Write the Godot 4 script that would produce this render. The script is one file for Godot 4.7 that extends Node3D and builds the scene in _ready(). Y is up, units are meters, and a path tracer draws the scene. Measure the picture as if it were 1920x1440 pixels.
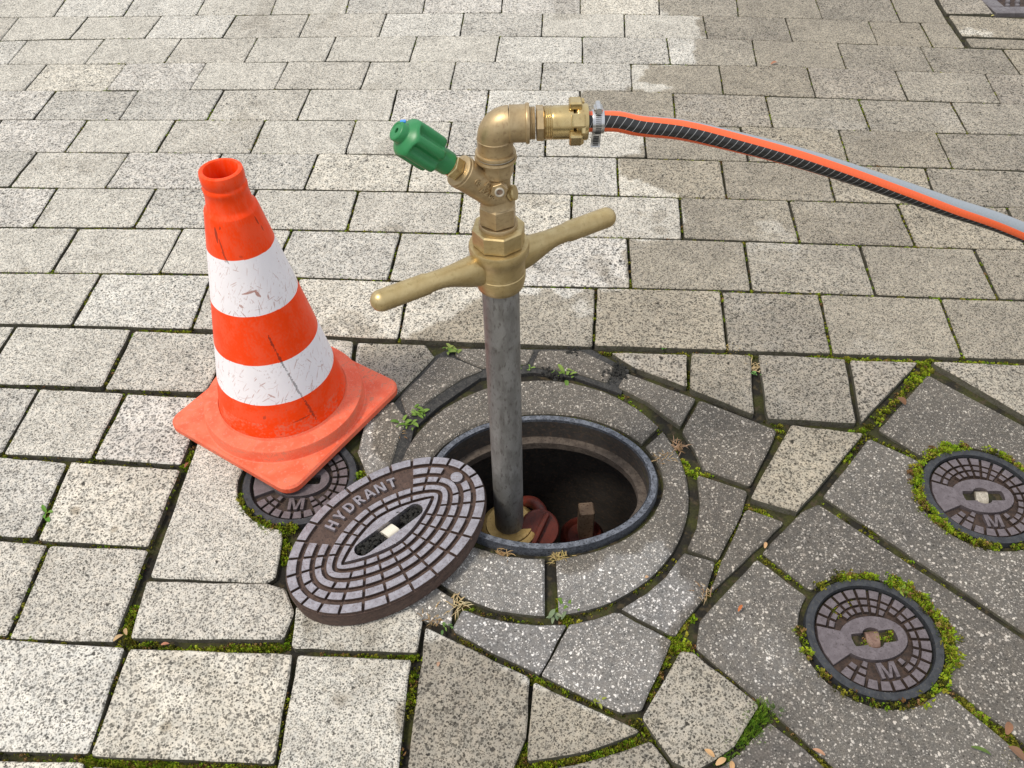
extends Node3D
# Street hydrant with a standpipe, a traffic cone and cast iron covers in a concrete pavement.
# x right, y up, -z away from the viewer, metres; ground level is y = 0.

const EYE := 1.1224            # height of the camera above the pavement
const FOCAL := 1640.0          # focal length in pixels of the 1920 x 1440 photograph
const PITCH := 45.391
const ROLL := 1.6
const SOIL_Y := -0.0135        # level of the soil in the joints
const PIT := Vector2(0.0452, -0.8880)   # centre of the hydrant pit (x, z)
const RING := Vector2(0.0417, -0.8818)  # centre of the round stone ring
const RING_R := 0.2445

var cam_right: Vector3
var cam_up: Vector3
var cam_fwd: Vector3
var rng := RandomNumberGenerator.new()
var used_names := {}
var M := {}
var damp_rect := Rect2(-1.5, -2.7, 3.3, 2.5)

func _ready():
	rng.seed = 7
	set_camera_and_light()
	make_materials()
	build_ground()
	build_pavement()
	build_pit()
	build_small_covers()
	build_drain()
	build_hydrant()
	build_standpipe()
	build_hose()
	build_cone()
	build_lid()
	build_plants()

func set_camera_and_light():
	var p := deg_to_rad(PITCH)
	var r := deg_to_rad(ROLL)
	var u0 := Vector3(0, cos(p), -sin(p))
	cam_right = Vector3.RIGHT * cos(r) - u0 * sin(r)
	cam_up = Vector3.RIGHT * sin(r) + u0 * cos(r)
	cam_fwd = Vector3(0, -sin(p), -cos(p))
	var cam := Camera3D.new()
	cam.name = "camera"
	cam.transform = Transform3D(Basis(cam_right, cam_up, -cam_fwd), Vector3(0, EYE, 0))
	cam.fov = rad_to_deg(2.0 * atan(720.0 / FOCAL))
	cam.near = 0.02
	cam.far = 200.0
	add_child(cam)
	var sky_mat := ProceduralSkyMaterial.new()
	sky_mat.sky_top_color = Color(0.93, 0.95, 0.985)
	sky_mat.sky_horizon_color = Color(0.86, 0.875, 0.90)
	sky_mat.sky_curve = 0.35
	sky_mat.ground_bottom_color = Color(0.40, 0.39, 0.37)
	sky_mat.ground_horizon_color = Color(0.60, 0.60, 0.59)
	sky_mat.sun_angle_max = 1.0
	var sky := Sky.new()
	sky.sky_material = sky_mat
	var env := Environment.new()
	env.background_mode = Environment.BG_SKY
	env.sky = sky
	env.background_energy_multiplier = 0.62
	env.tonemap_mode = Environment.TONE_MAPPER_LINEAR
	env.tonemap_exposure = 1.78
	env.ambient_light_source = Environment.AMBIENT_SOURCE_SKY
	env.sdfgi_enabled = true
	env.ssao_enabled = true
	env.ssil_enabled = true
	var we := WorldEnvironment.new()
	we.name = "world_environment"
	we.environment = env
	add_child(we)
	var sun := DirectionalLight3D.new()
	sun.name = "sun"
	sun.light_energy = 0.5
	sun.light_angular_distance = 11.0
	sun.light_color = Color(1.0, 0.965, 0.91)
	sun.shadow_enabled = true
	add_child(sun)
	sun.look_at_from_position(Vector3(-0.60, 1.2, 0.26), Vector3.ZERO, Vector3.UP)

# ---------------------------------------------------------------- pixels to places
func ray(px: float, py: float) -> Vector3:
	return cam_right * ((px - 960.0) / FOCAL) - cam_up * ((py - 720.0) / FOCAL) + cam_fwd

func on_level(px: float, py: float, y := 0.0) -> Vector3:
	var d := ray(px, py)
	return Vector3(0, EYE, 0) + d * ((y - EYE) / d.y)

func at_depth(px: float, py: float, z: float) -> Vector3:
	var d := ray(px, py)
	return Vector3(0, EYE, 0) + d * (z / d.z)

func g2(px: float, py: float, y := 0.0) -> Vector2:
	var v := on_level(px, py, y)
	return Vector2(v.x, v.z)

# ---------------------------------------------------------------- nodes
func numbered(called: String) -> String:
	var n: int = used_names.get(called, 0)
	used_names[called] = n + 1
	return called if n == 0 else "%s_%03d" % [called, n]

func thing(called: String, label: String, category: String, at := Vector3.ZERO, group := "") -> Node3D:
	var o := Node3D.new()
	o.name = numbered(called)
	add_child(o)
	o.position = at
	o.set_meta("label", label)
	o.set_meta("category", category)
	if group != "":
		o.set_meta("group", group)
	return o

func part(called: String, mesh: Mesh, mat: Material, parent: Node3D, label := "") -> MeshInstance3D:
	var o := MeshInstance3D.new()
	o.name = called
	o.mesh = mesh
	if mat != null:
		o.material_override = mat
	o.cast_shadow = GeometryInstance3D.SHADOW_CASTING_SETTING_ON
	if label != "":
		o.set_meta("label", label)
	parent.add_child(o, true)
	return o

# ---------------------------------------------------------------- mesh helpers
class Geo:
	var v := PackedVector3Array()
	var n := PackedVector3Array()
	var t := PackedVector2Array()
	var t2 := PackedVector2Array()
	var c := PackedColorArray()
	var i := PackedInt32Array()
	var tint := Color.WHITE
	func vert(p: Vector3, nn: Vector3, uv := Vector2.ZERO, uv2 := Vector2.ZERO) -> int:
		v.append(p); n.append(nn); t.append(uv); t2.append(uv2); c.append(tint)
		return v.size() - 1
	func tri(a: int, b: int, d: int):
		var nn := n[a] + n[b] + n[d]
		if (v[b] - v[a]).cross(v[d] - v[a]).dot(nn) > 0.0:
			i.append(a); i.append(d); i.append(b)
		else:
			i.append(a); i.append(b); i.append(d)
	func quad(a: int, b: int, d: int, e: int):
		tri(a, b, d); tri(a, d, e)
	func face(p: Array, nn: Vector3):
		var k := []
		for q in p:
			k.append(vert(q, nn, Vector2(q.x, q.z), Vector2.ZERO))
		for j in range(1, k.size() - 1):
			tri(k[0], k[j], k[j + 1])
	func flat(p: Array, inside: Vector3):
		# a flat polygon whose normal looks away from the point inside
		var nn: Vector3 = (p[1] - p[0]).cross(p[2] - p[0]).normalized()
		if nn.dot(p[0] - inside) < 0.0:
			nn = -nn
		face(p, nn)
	func mesh(into: ArrayMesh = null) -> ArrayMesh:
		var a := []
		a.resize(Mesh.ARRAY_MAX)
		a[Mesh.ARRAY_VERTEX] = v
		a[Mesh.ARRAY_NORMAL] = n
		a[Mesh.ARRAY_TEX_UV] = t
		a[Mesh.ARRAY_TEX_UV2] = t2
		a[Mesh.ARRAY_COLOR] = c
		a[Mesh.ARRAY_INDEX] = i
		var m := ArrayMesh.new() if into == null else into
		m.add_surface_from_arrays(Mesh.PRIMITIVE_TRIANGLES, a)
		return m

func axis_frame(dir: Vector3) -> Basis:
	var y := dir.normalized()
	var x := y.cross(Vector3(0, 0, 1))
	if x.length() < 0.1:
		x = y.cross(Vector3(1, 0, 0))
	x = x.normalized()
	return Basis(x, y, x.cross(y))

# A turned shape: prof holds (radius, height) from one end to the other, outside on the right of the way up.
func lathe(g: Geo, prof: Array, segs := 40, at := Vector3.ZERO, frame := Basis.IDENTITY, crease := 38.0, flat_sides := false, squash := Vector2.ONE):
	var m := prof.size()
	var sn := []
	for k in m - 1:
		var d: Vector2 = prof[k + 1] - prof[k]
		sn.append(Vector2(d.y, -d.x).normalized() if d.length() > 1e-9 else Vector2(1, 0))
	var cl := cos(deg_to_rad(crease))
	for k in m - 1:
		var n0: Vector2 = sn[k]
		var n1: Vector2 = sn[k]
		if k > 0 and sn[k - 1].dot(sn[k]) > cl:
			n0 = (sn[k - 1] + sn[k]).normalized()
		if k < m - 2 and sn[k + 1].dot(sn[k]) > cl:
			n1 = (sn[k + 1] + sn[k]).normalized()
		var base := g.v.size()
		for s in segs + (0 if flat_sides else 1):
			var angles := [s] if not flat_sides else [s, s + 1]
			for q in angles:
				var a := TAU * float(q) / segs
				var an := a if not flat_sides else TAU * (s + 0.5) / segs
				var e := Vector3(cos(a) * squash.x, 0, sin(a) * squash.y)
				var en := Vector3(cos(an) / squash.x, 0, sin(an) / squash.y).normalized()
				for w in 2:
					var pr: Vector2 = prof[k + w]
					var nn: Vector2 = n0 if w == 0 else n1
					g.vert(at + frame * (e * pr.x + Vector3(0, pr.y, 0)), (frame * (en * nn.x + Vector3(0, nn.y, 0))).normalized(), Vector2(float(q) / segs, pr.y * 10.0))
		for s in segs:
			if flat_sides:
				var b := base + s * 4
				g.quad(b, b + 2, b + 3, b + 1)
			else:
				var b := base + s * 2
				g.quad(b, b + 2, b + 3, b + 1)

# A tube along points; radii may vary; uv.x runs round, uv.y along in metres.
func tube(g: Geo, pts: PackedVector3Array, radii: Array, segs := 20, twist := 0.0, caps := true):
	var up := Vector3.UP
	var rows := []
	var along := 0.0
	for k in pts.size():
		var d: Vector3 = (pts[mini(k + 1, pts.size() - 1)] - pts[maxi(k - 1, 0)]).normalized()
		if absf(d.dot(up)) > 0.95:
			up = Vector3(1, 0, 0) if k == 0 else up
		var side := d.cross(up).normalized()
		up = side.cross(d).normalized()
		if k > 0:
			along += pts[k].distance_to(pts[k - 1])
		var rad: float = radii[mini(k, radii.size() - 1)]
		var row := []
		for s in segs + 1:
			var a := TAU * s / segs
			var e := side * cos(a) + up * sin(a)
			row.append(g.vert(pts[k] + e * rad, e, Vector2(float(s) / segs + twist * along, along)))
		rows.append(row)
	for k in pts.size() - 1:
		for s in segs:
			g.quad(rows[k][s], rows[k][s + 1], rows[k + 1][s + 1], rows[k + 1][s])
	if caps:
		for e in [0, pts.size() - 1]:
			var d: Vector3 = (pts[0] - pts[1]).normalized() if e == 0 else (pts[e] - pts[e - 1]).normalized()
			var ring := []
			for s in segs:
				ring.append(g.v[rows[e][s]])
			g.face(ring, d)

func box(g: Geo, c: Vector3, size: Vector3, frame := Basis.IDENTITY, bev := 0.0):
	# box with chamfered edges
	var h := size * 0.5
	var cor := []
	for sx in [-1, 1]:
		for sy in [-1, 1]:
			for sz in [-1, 1]:
				cor.append([sx, sy, sz])
	var P := func(sx: int, sy: int, sz: int, ax: int) -> Vector3:
		# the corner point that lies on the face across axis ax
		var q := Vector3(sx * h.x, sy * h.y, sz * h.z)
		if ax != 0: q.x -= sx * bev
		if ax != 1: q.y -= sy * bev
		if ax != 2: q.z -= sz * bev
		return c + frame * q
	for s in [-1, 1]:
		g.flat([P.call(s, -1, -1, 0), P.call(s, 1, -1, 0), P.call(s, 1, 1, 0), P.call(s, -1, 1, 0)], c)
		g.flat([P.call(-1, s, -1, 1), P.call(1, s, -1, 1), P.call(1, s, 1, 1), P.call(-1, s, 1, 1)], c)
		g.flat([P.call(-1, -1, s, 2), P.call(1, -1, s, 2), P.call(1, 1, s, 2), P.call(-1, 1, s, 2)], c)
	if bev > 0.0:
		for a in [-1, 1]:
			for b in [-1, 1]:
				g.flat([P.call(a, b, -1, 0), P.call(a, b, 1, 0), P.call(a, b, 1, 1), P.call(a, b, -1, 1)], c)
				g.flat([P.call(a, -1, b, 0), P.call(a, 1, b, 0), P.call(a, 1, b, 2), P.call(a, -1, b, 2)], c)
				g.flat([P.call(-1, a, b, 1), P.call(1, a, b, 1), P.call(1, a, b, 2), P.call(-1, a, b, 2)], c)
		for q in cor:
			g.flat([P.call(q[0], q[1], q[2], 0), P.call(q[0], q[1], q[2], 1), P.call(q[0], q[1], q[2], 2)], c)

func inset(poly: PackedVector2Array, d: float) -> PackedVector2Array:
	# moves every edge inwards by d; poly runs so that its signed area is positive
	var out := PackedVector2Array()
	var n := poly.size()
	for k in n:
		var a := poly[(k + n - 1) % n]
		var b := poly[k]
		var c := poly[(k + 1) % n]
		var e0 := (b - a).normalized()
		var e1 := (c - b).normalized()
		var n0 := Vector2(-e0.y, e0.x)
		var n1 := Vector2(-e1.y, e1.x)
		var m := n0 + n1
		var l := maxf(m.length_squared(), 0.35)
		out.append(b + m * (2.0 * d / l))
	return out

func positive(poly: PackedVector2Array) -> PackedVector2Array:
	var s := 0.0
	for k in poly.size():
		s += poly[k].cross(poly[(k + 1) % poly.size()])
	if s < 0.0:
		var r := poly.duplicate()
		r.reverse()
		return r
	return poly

func rounded(poly: PackedVector2Array, r: float, step: float, rough: float) -> PackedVector2Array:
	# cuts the corners, divides the sides and makes them a little uneven
	var out := PackedVector2Array()
	var n := poly.size()
	for k in n:
		var b := poly[k]
		var to_a := poly[(k + n - 1) % n] - b
		var to_c := poly[(k + 1) % n] - b
		var turn := absf(angle_difference(to_a.angle(), to_c.angle()))
		if turn > 2.7:
			out.append(b)
		else:
			var ra := minf(r, to_a.length() * 0.3)
			var rc := minf(r, to_c.length() * 0.3)
			var pa := b + to_a.normalized() * ra
			var pc := b + to_c.normalized() * rc
			out.append(pa)
			out.append((pa + pc) * 0.5 * 0.55 + b * 0.45)
			out.append(pc)
		var nb := poly[(k + 1) % n]
		var cnt := int(floor(b.distance_to(nb) / step))
		for j in range(1, cnt):
			var f := float(j) / cnt
			if f * b.distance_to(nb) > r * 1.3 and (1.0 - f) * b.distance_to(nb) > r * 1.3:
				out.append(b.lerp(nb, f))
	if rough > 0.0:
		for k in out.size():
			out[k] += Vector2(rng.randf_range(-1, 1), rng.randf_range(-1, 1)) * rough
	return out

# An upright prism over poly (x, z) with a chamfered upper edge.
func prism(g: Geo, poly: PackedVector2Array, top: float, low: float, bev: float, tilt := Vector2.ZERO, spin := 0.0, shift := Vector2.ZERO, sides: Geo = null):
	var P := positive(poly)
	var Q := inset(P, bev)
	var n := P.size()
	var mid := Vector2.ZERO
	for q in P:
		mid += q / n
	var rot := Transform2D(spin, shift)
	var uv2 := func(q: Vector2) -> Vector2:
		return Vector2(clampf((q.x - damp_rect.position.x) / damp_rect.size.x, 0.002, 0.998), clampf((q.y - damp_rect.position.y) / damp_rect.size.y, 0.002, 0.998))
	var lift := func(q: Vector2) -> float:
		return (q - mid).dot(tilt)
	var tris := Geometry2D.triangulate_polygon(Q)
	var less := bev
	while tris.is_empty() and less > 0.0002:
		less *= 0.6
		Q = inset(P, less)
		tris = Geometry2D.triangulate_polygon(Q)
	var b0 := g.v.size()
	var tn := Vector3(-tilt.x, 1, -tilt.y).normalized()
	for q in Q:
		g.vert(Vector3(q.x, top + lift.call(q), q.y), tn, rot * q, uv2.call(q))
	for k in range(0, tris.size(), 3):
		g.tri(b0 + tris[k], b0 + tris[k + 1], b0 + tris[k + 2])
	for k in n:
		var j := (k + 1) % n
		var e := (P[j] - P[k]).normalized()
		var out := Vector3(e.y, 0, -e.x)
		if bev > 0.0:
			var bn := (out + Vector3.UP).normalized()
			var q0 := g.vert(Vector3(Q[k].x, top + lift.call(Q[k]), Q[k].y), bn, rot * Q[k], uv2.call(Q[k]))
			var q1 := g.vert(Vector3(Q[j].x, top + lift.call(Q[j]), Q[j].y), bn, rot * Q[j], uv2.call(Q[j]))
			var q2 := g.vert(Vector3(P[j].x, top - bev + lift.call(P[j]), P[j].y), bn, rot * P[j], uv2.call(P[j]))
			var q3 := g.vert(Vector3(P[k].x, top - bev + lift.call(P[k]), P[k].y), bn, rot * P[k], uv2.call(P[k]))
			g.quad(q0, q1, q2, q3)
		var h := g if sides == null else sides
		var s0 := h.vert(Vector3(P[k].x, top - bev + lift.call(P[k]), P[k].y), out, rot * P[k], uv2.call(P[k]))
		var s1 := h.vert(Vector3(P[j].x, top - bev + lift.call(P[j]), P[j].y), out, rot * P[j], uv2.call(P[j]))
		var s2 := h.vert(Vector3(P[j].x, low, P[j].y), out, rot * (P[j] + Vector2(0, 0.02)), uv2.call(P[j]))
		var s3 := h.vert(Vector3(P[k].x, low, P[k].y), out, rot * (P[k] + Vector2(0, 0.02)), uv2.call(P[k]))
		h.quad(s0, s1, s2, s3)

# A flat band between two closed outlines with the same number of points.
func band(g: Geo, outer: PackedVector2Array, inner: PackedVector2Array, y: float):
	var n := outer.size()
	var b := g.v.size()
	for k in n:
		g.vert(Vector3(outer[k].x, y, outer[k].y), Vector3.UP, outer[k], Vector2.ZERO)
		g.vert(Vector3(inner[k].x, y, inner[k].y), Vector3.UP, inner[k], Vector2.ZERO)
	for k in n:
		var j := (k + 1) % n
		g.quad(b + 2 * k, b + 2 * j, b + 2 * j + 1, b + 2 * k + 1)

# An upright wall along a closed outline; way = 1 looks outwards, -1 inwards.
func wall(g: Geo, line: PackedVector2Array, y0: float, y1: float, way: float, line1 = null):
	var n := line.size()
	var up_line: PackedVector2Array = line if line1 == null else line1
	var mid := Vector2.ZERO
	for q in line:
		mid += q / n
	var b := g.v.size()
	for k in n + 1:
		var q := line[k % n]
		var e := (line[(k + 1) % n] - line[(k + n - 1) % n]).normalized()
		var nn := Vector2(e.y, -e.x)
		if nn.dot(q - mid) * way < 0.0:
			nn = -nn
		var N3 := Vector3(nn.x, 0, nn.y)
		g.vert(Vector3(q.x, y0, q.y), N3, Vector2(float(k) / n * 6.0, y0 * 10))
		g.vert(Vector3(up_line[k % n].x, y1, up_line[k % n].y), N3, Vector2(float(k) / n * 6.0, y1 * 10))
	for k in n:
		g.quad(b + 2 * k, b + 2 * k + 2, b + 2 * k + 3, b + 2 * k + 1)

func oval(c: Vector2, a: float, b: float, turn: float, n: int, wob := 0.0) -> PackedVector2Array:
	var out := PackedVector2Array()
	for k in n:
		var t := TAU * k / n
		var s := 1.0 + (sin(t * 5.0 + 1.0) * 0.5 + sin(t * 11.0) * 0.3 + sin(t * 23.0 + 2.0) * 0.3) * wob
		out.append(c + (Vector2(cos(t) * a, sin(t) * b) * s).rotated(turn))
	return out

func slot_outline(hl: float, hw: float, n: int) -> PackedVector2Array:
	# a long rounded slot, sampled by angle so that it pairs with an oval of n points
	var out := PackedVector2Array()
	for k in n:
		var t := TAU * k / n
		var d := Vector2(cos(t), sin(t))
		var lo := 0.0
		var hi := hl
		for it in 18:
			var m := (lo + hi) * 0.5
			var q := d * m
			var core := Vector2(clampf(q.x, -(hl - hw), hl - hw), 0)
			if q.distance_to(core) < hw:
				lo = m
			else:
				hi = m
		out.append(d * lo)
	return out

func letter_mesh(ch: String, height: float, depth: float) -> Mesh:
	var f := SystemFont.new()
	f.font_names = PackedStringArray(["Droid Sans"])
	f.font_weight = 700
	var tm := TextMesh.new()
	tm.text = ch
	tm.font = f
	tm.font_size = 64
	tm.pixel_size = height / 46.0
	tm.depth = depth
	tm.curve_step = 2.0
	return tm

# ---------------------------------------------------------------- materials
func lin(r: float, g: float, b: float) -> Color:
	return Color(r, g, b).linear_to_srgb()

func noise_img(size: int, freq: float, sd: int, octaves := 1, kind := FastNoiseLite.TYPE_SIMPLEX_SMOOTH) -> PackedByteArray:
	var f := FastNoiseLite.new()
	f.noise_type = kind
	f.seed = sd
	f.frequency = freq
	f.fractal_type = FastNoiseLite.FRACTAL_FBM if octaves > 1 else FastNoiseLite.FRACTAL_NONE
	f.fractal_octaves = octaves
	var im := f.get_seamless_image(size, size)
	im.convert(Image.FORMAT_L8)
	return im.get_data()

var srgb_table := PackedByteArray()

func enc(v: float) -> int:
	# linear value to an sRGB byte
	return srgb_table[clampi(int(v * 4095.0), 0, 4095)]

func tex(data: PackedByteArray, size: int, fmt := Image.FORMAT_RGB8, h := 0) -> ImageTexture:
	var im := Image.create_from_data(size, h if h > 0 else size, false, fmt, data)
	im.generate_mipmaps()
	return ImageTexture.create_from_image(im)

# Grains strewn over a seamless tile: every grain is a small blob with its own tone.
func strew(tone: PackedFloat32Array, rise: PackedFloat32Array, size: int, count: int, r0: float, r1: float, t0: float, t1: float, up: float, power := 1.0):
	for k in count:
		var cx := rng.randf() * size
		var cy := rng.randf() * size
		var r := r0 + (r1 - r0) * pow(rng.randf(), 2.2)
		var st := rng.randf_range(0.6, 1.0)
		var a := rng.randf() * TAU
		var ca := cos(a)
		var sa := sin(a)
		var tv := lerpf(t0, t1, pow(rng.randf(), power))
		var w := int(ceil(r))
		var ph := rng.randf() * TAU
		for dy in range(-w, w + 1):
			for dx in range(-w, w + 1):
				var u := (dx * ca + dy * sa) / r
				var q := (-dx * sa + dy * ca) / (r * st)
				var d := u * u + q * q
				if d < 1.0:
					if d > 0.5 and sin(atan2(q, u) * 3.0 + ph) > 0.55:
						continue
					var ix := (int(cx) + dx + size) % size + ((int(cy) + dy + size) % size) * size
					tone[ix] = tv
					rise[ix] = up * (1.0 - d * 0.6)

func concrete_textures(kind: int, sd: int) -> Array:
	# kind 0: light paver, small dark grains in a pale face; kind 1: washed slab, pale pebbles in a dark face
	var S := 1024
	var tone := PackedFloat32Array()
	var rise := PackedFloat32Array()
	tone.resize(S * S)
	rise.resize(S * S)
	var fine := noise_img(S, 0.16, sd, 2)
	var mid := noise_img(S, 0.028, sd + 1, 3)
	var big := noise_img(S, 0.005, sd + 2, 3)
	for k in S * S:
		var f := fine[k] / 255.0
		if kind == 0:
			tone[k] = 0.88 + (f - 0.5) * 0.34
			rise[k] = f * 0.55
		else:
			tone[k] = 0.22 + (f - 0.5) * 0.18
			rise[k] = f * 0.3
	if kind == 0:
		strew(tone, rise, S, 26000, 1.5, 4.0, 0.26, 0.58, 0.2)
		strew(tone, rise, S, 9500, 1.8, 5.2, 0.14, 0.36, 0.1)
		strew(tone, rise, S, 6000, 1.3, 3.4, 0.80, 0.97, 0.7)
		strew(tone, rise, S, 2200, 1.6, 4.6, 0.10, 0.24, 0.05)
		strew(tone, rise, S, 700, 3.0, 7.5, 0.25, 0.5, 0.5)
		strew(tone, rise, S, 60, 4.0, 9.0, 0.09, 0.2, 0.0)
	else:
		strew(tone, rise, S, 12000, 1.6, 4.6, 0.09, 0.36, 0.6)
		strew(tone, rise, S, 13000, 1.4, 3.8, 0.40, 0.95, 1.0, 1.3)
		strew(tone, rise, S, 900, 3.0, 6.5, 0.75, 1.0, 1.0)
		strew(tone, rise, S, 500, 4.0, 7.0, 0.25, 0.60, 1.0)
	var rgb := PackedByteArray()
	var hh := PackedByteArray()
	rgb.resize(S * S * 3)
	hh.resize(S * S)
	for k in S * S:
		var m := (mid[k] / 255.0 - 0.5) * 0.30 + (big[k] / 255.0 - 0.5) * 0.26
		var t := tone[k] * (1.0 + m) * (0.69 if kind == 0 else 0.98)
		var warm := (mid[k] / 255.0 - 0.5) * 0.05
		if kind == 0:
			rgb[k * 3] = enc(t * (1.03 + warm))
			rgb[k * 3 + 1] = enc(t * 0.985)
			rgb[k * 3 + 2] = enc(t * (0.885 - warm))
		else:
			rgb[k * 3] = enc(t * (1.02 + warm))
			rgb[k * 3 + 1] = enc(t * 0.985)
			rgb[k * 3 + 2] = enc(t * (0.945 - warm))
		hh[k] = int(clampf(rise[k] * 190.0 + mid[k] * 0.25, 0, 255))
	return [tex(rgb, S), tex(hh, S, Image.FORMAT_L8)]

# Where the pavement is damp or stained: a multiplier over the whole traced area, with its outline from the photograph.
func damp_texture() -> ImageTexture:
	var W := 1100
	var Hh := 833
	var wet := PackedVector2Array()
	for q in [[1237, -60], [1238, 27], [1313, 29], [1323, 70], [1297, 74], [1303, 100], [1315, 119], [1232, 121], [1192, 146], [1262, 166], [1258, 172], [1089, 171], [1089, 227], [1208, 233], [1211, 295], [1159, 298], [1160, 332], [1200, 338], [1262, 362], [1280, 368], [1282, 446], [1183, 448], [1184, 542], [1100, 538], [1075, 560], [1000, 548], [975, 548], [895, 564], [860, 600], [800, 622], [752, 638], [690, 642], [660, 700], [700, 860], [760, 960], [860, 1010], [900, 1042], [1000, 1034], [1060, 1060], [1240, 1010], [1300, 1090], [1260, 1190], [1200, 1345], [1010, 1285], [800, 1180], [770, 1240], [745, 1470], [740, 1560], [2500, 1560], [2600, -60]]:
		wet.append(g2(q[0], q[1]))
	# scan lines
	var mask := PackedByteArray()
	mask.resize(W * Hh)
	for y in Hh:
		var wz := damp_rect.position.y + (y + 0.5) / Hh * damp_rect.size.y
		var xs := []
		for k in wet.size():
			var a := wet[k]
			var b := wet[(k + 1) % wet.size()]
			if (a.y > wz) != (b.y > wz):
				xs.append(a.x + (wz - a.y) / (b.y - a.y) * (b.x - a.x))
		xs.sort()
		for k in range(0, xs.size() - 1, 2):
			var x0 := clampi(int((xs[k] - damp_rect.position.x) / damp_rect.size.x * W), 0, W)
			var x1 := clampi(int((xs[k + 1] - damp_rect.position.x) / damp_rect.size.x * W), 0, W)
			for x in range(x0, x1):
				mask[x + y * W] = 255
	var wa := noise_img(1024, 0.018, 91, 4)
	var wb := noise_img(1024, 0.018, 92, 4)
	var wc := noise_img(1024, 0.010, 93, 4)
	var wd := noise_img(1024, 0.05, 94, 3)
	# drying patches and stains: [px, py, radius in metres, strength (+ damp, - dry)]
	var spots := []
	for s in [[1225, 405, 0.035, 0.5], [1240, 430, 0.03, 0.6], [1120, 500, 0.05, 0.55], [1150, 525, 0.05, 0.6], [1080, 515, 0.03, 0.4], [480, 50, 0.06, 0.35], [610, 50, 0.04, 0.3], [1070, 32, 0.05, 0.35], [480, 265, 0.04, 0.3], [1000, 375, 0.04, 0.35], [1085, 575, 0.035, -0.6], [1180, 680, 0.03, -0.2], [1845, 64, 0.05, -0.9], [1820, 62, 0.04, -0.9], [620, 1220, 0.06, 0.25], [300, 740, 0.05, 0.25], [250, 900, 0.08, 0.2], [420, 1330, 0.14, 0.30], [700, 1170, 0.1, 0.35]]:
		var p := g2(s[0], s[1])
		spots.append([p, s[2], s[3]])
	for k in 90:
		spots.append([Vector2(rng.randf_range(-1.3, 1.3), rng.randf_range(-2.3, -0.4)), rng.randf_range(0.012, 0.07), rng.randf_range(0.12, 0.38)])
	for k in 26:
		spots.append([Vector2(rng.randf_range(-1.2, 1.2), rng.randf_range(-2.1, -0.4)), rng.randf_range(0.006, 0.012), rng.randf_range(0.6, 1.1)])
	for k in 24:
		spots.append([Vector2(rng.randf_range(0.15, 1.3), rng.randf_range(-2.3, -0.4)), rng.randf_range(0.03, 0.10), -rng.randf_range(0.08, 0.25)])
	var val := PackedFloat32Array()
	val.resize(W * Hh)
	var warped := PackedByteArray()
	warped.resize(W * Hh)
	for y in Hh:
		for x in W:
			var k := (x % 1024) + (y % 1024) * 1024
			var sx := clampi(x + int((wa[k] - 128) * 0.07), 0, W - 1)
			var sy := clampi(y + int((wb[k] - 128) * 0.07), 0, Hh - 1)
			warped[x + y * W] = mask[sx + sy * W]
	# let the edge of the damp fray over a centimetre
	var mi := Image.create_from_data(W, Hh, false, Image.FORMAT_L8, warped)
	mi.resize(W / 5, Hh / 5, Image.INTERPOLATE_BILINEAR)
	mi.resize(W, Hh, Image.INTERPOLATE_CUBIC)
	var soft := mi.get_data()
	for y in Hh:
		for x in W:
			var e := soft[x + y * W]
			if e > 2 and e < 253:
				var k := (x % 1024) + (y % 1024) * 1024
				val[x + y * W] = smoothstep(0.05, 0.95, e / 255.0 + (wd[k] / 255.0 - 0.5) * 1.0)
			else:
				val[x + y * W] = e / 255.0
	for s in spots:
		var p: Vector2 = s[0]
		var cx := (p.x - damp_rect.position.x) / damp_rect.size.x * W
		var cy := (p.y - damp_rect.position.y) / damp_rect.size.y * Hh
		var rr: float = s[1] / damp_rect.size.x * W
		for y in range(maxi(0, int(cy - rr * 1.6)), mini(Hh, int(cy + rr * 1.6))):
			for x in range(maxi(0, int(cx - rr * 1.6)), mini(W, int(cx + rr * 1.6))):
				var k := (x % 1024) + (y % 1024) * 1024
				var d := Vector2(x - cx, y - cy).length() / rr + (wd[k] / 255.0 - 0.5) * 1.6 + (wa[k] / 255.0 - 0.5)
				if d < 0.8:
					var a := smoothstep(0.85, 0.35, d)
					val[x + y * W] = clampf(val[x + y * W] + a * float(s[2]), 0.0, 1.0)
	var out := PackedByteArray()
	out.resize(W * Hh * 3)
	for y in Hh:
		for x in W:
			var k := (x % 1024) + (y % 1024) * 1024
			var v := val[x + y * W]
			var cl := (wc[k] / 255.0 - 0.5) * 0.5 + (wd[k] / 255.0 - 0.5) * 0.25
			var r := lerpf(1.0, 0.595, v) * (1.0 + cl * lerpf(0.40, 0.50, v))
			var g := lerpf(1.0, 0.565, v) * (1.0 + cl * lerpf(0.41, 0.50, v))
			var b := lerpf(1.0, 0.520, v) * (1.0 + cl * lerpf(0.42, 0.46, v))
			out[(x + y * W) * 3] = enc(r * 0.93)
			out[(x + y * W) * 3 + 1] = enc(g * 0.93)
			out[(x + y * W) * 3 + 2] = enc(b * 0.93)
	return tex(out, W, Image.FORMAT_RGB8, Hh)

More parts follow.
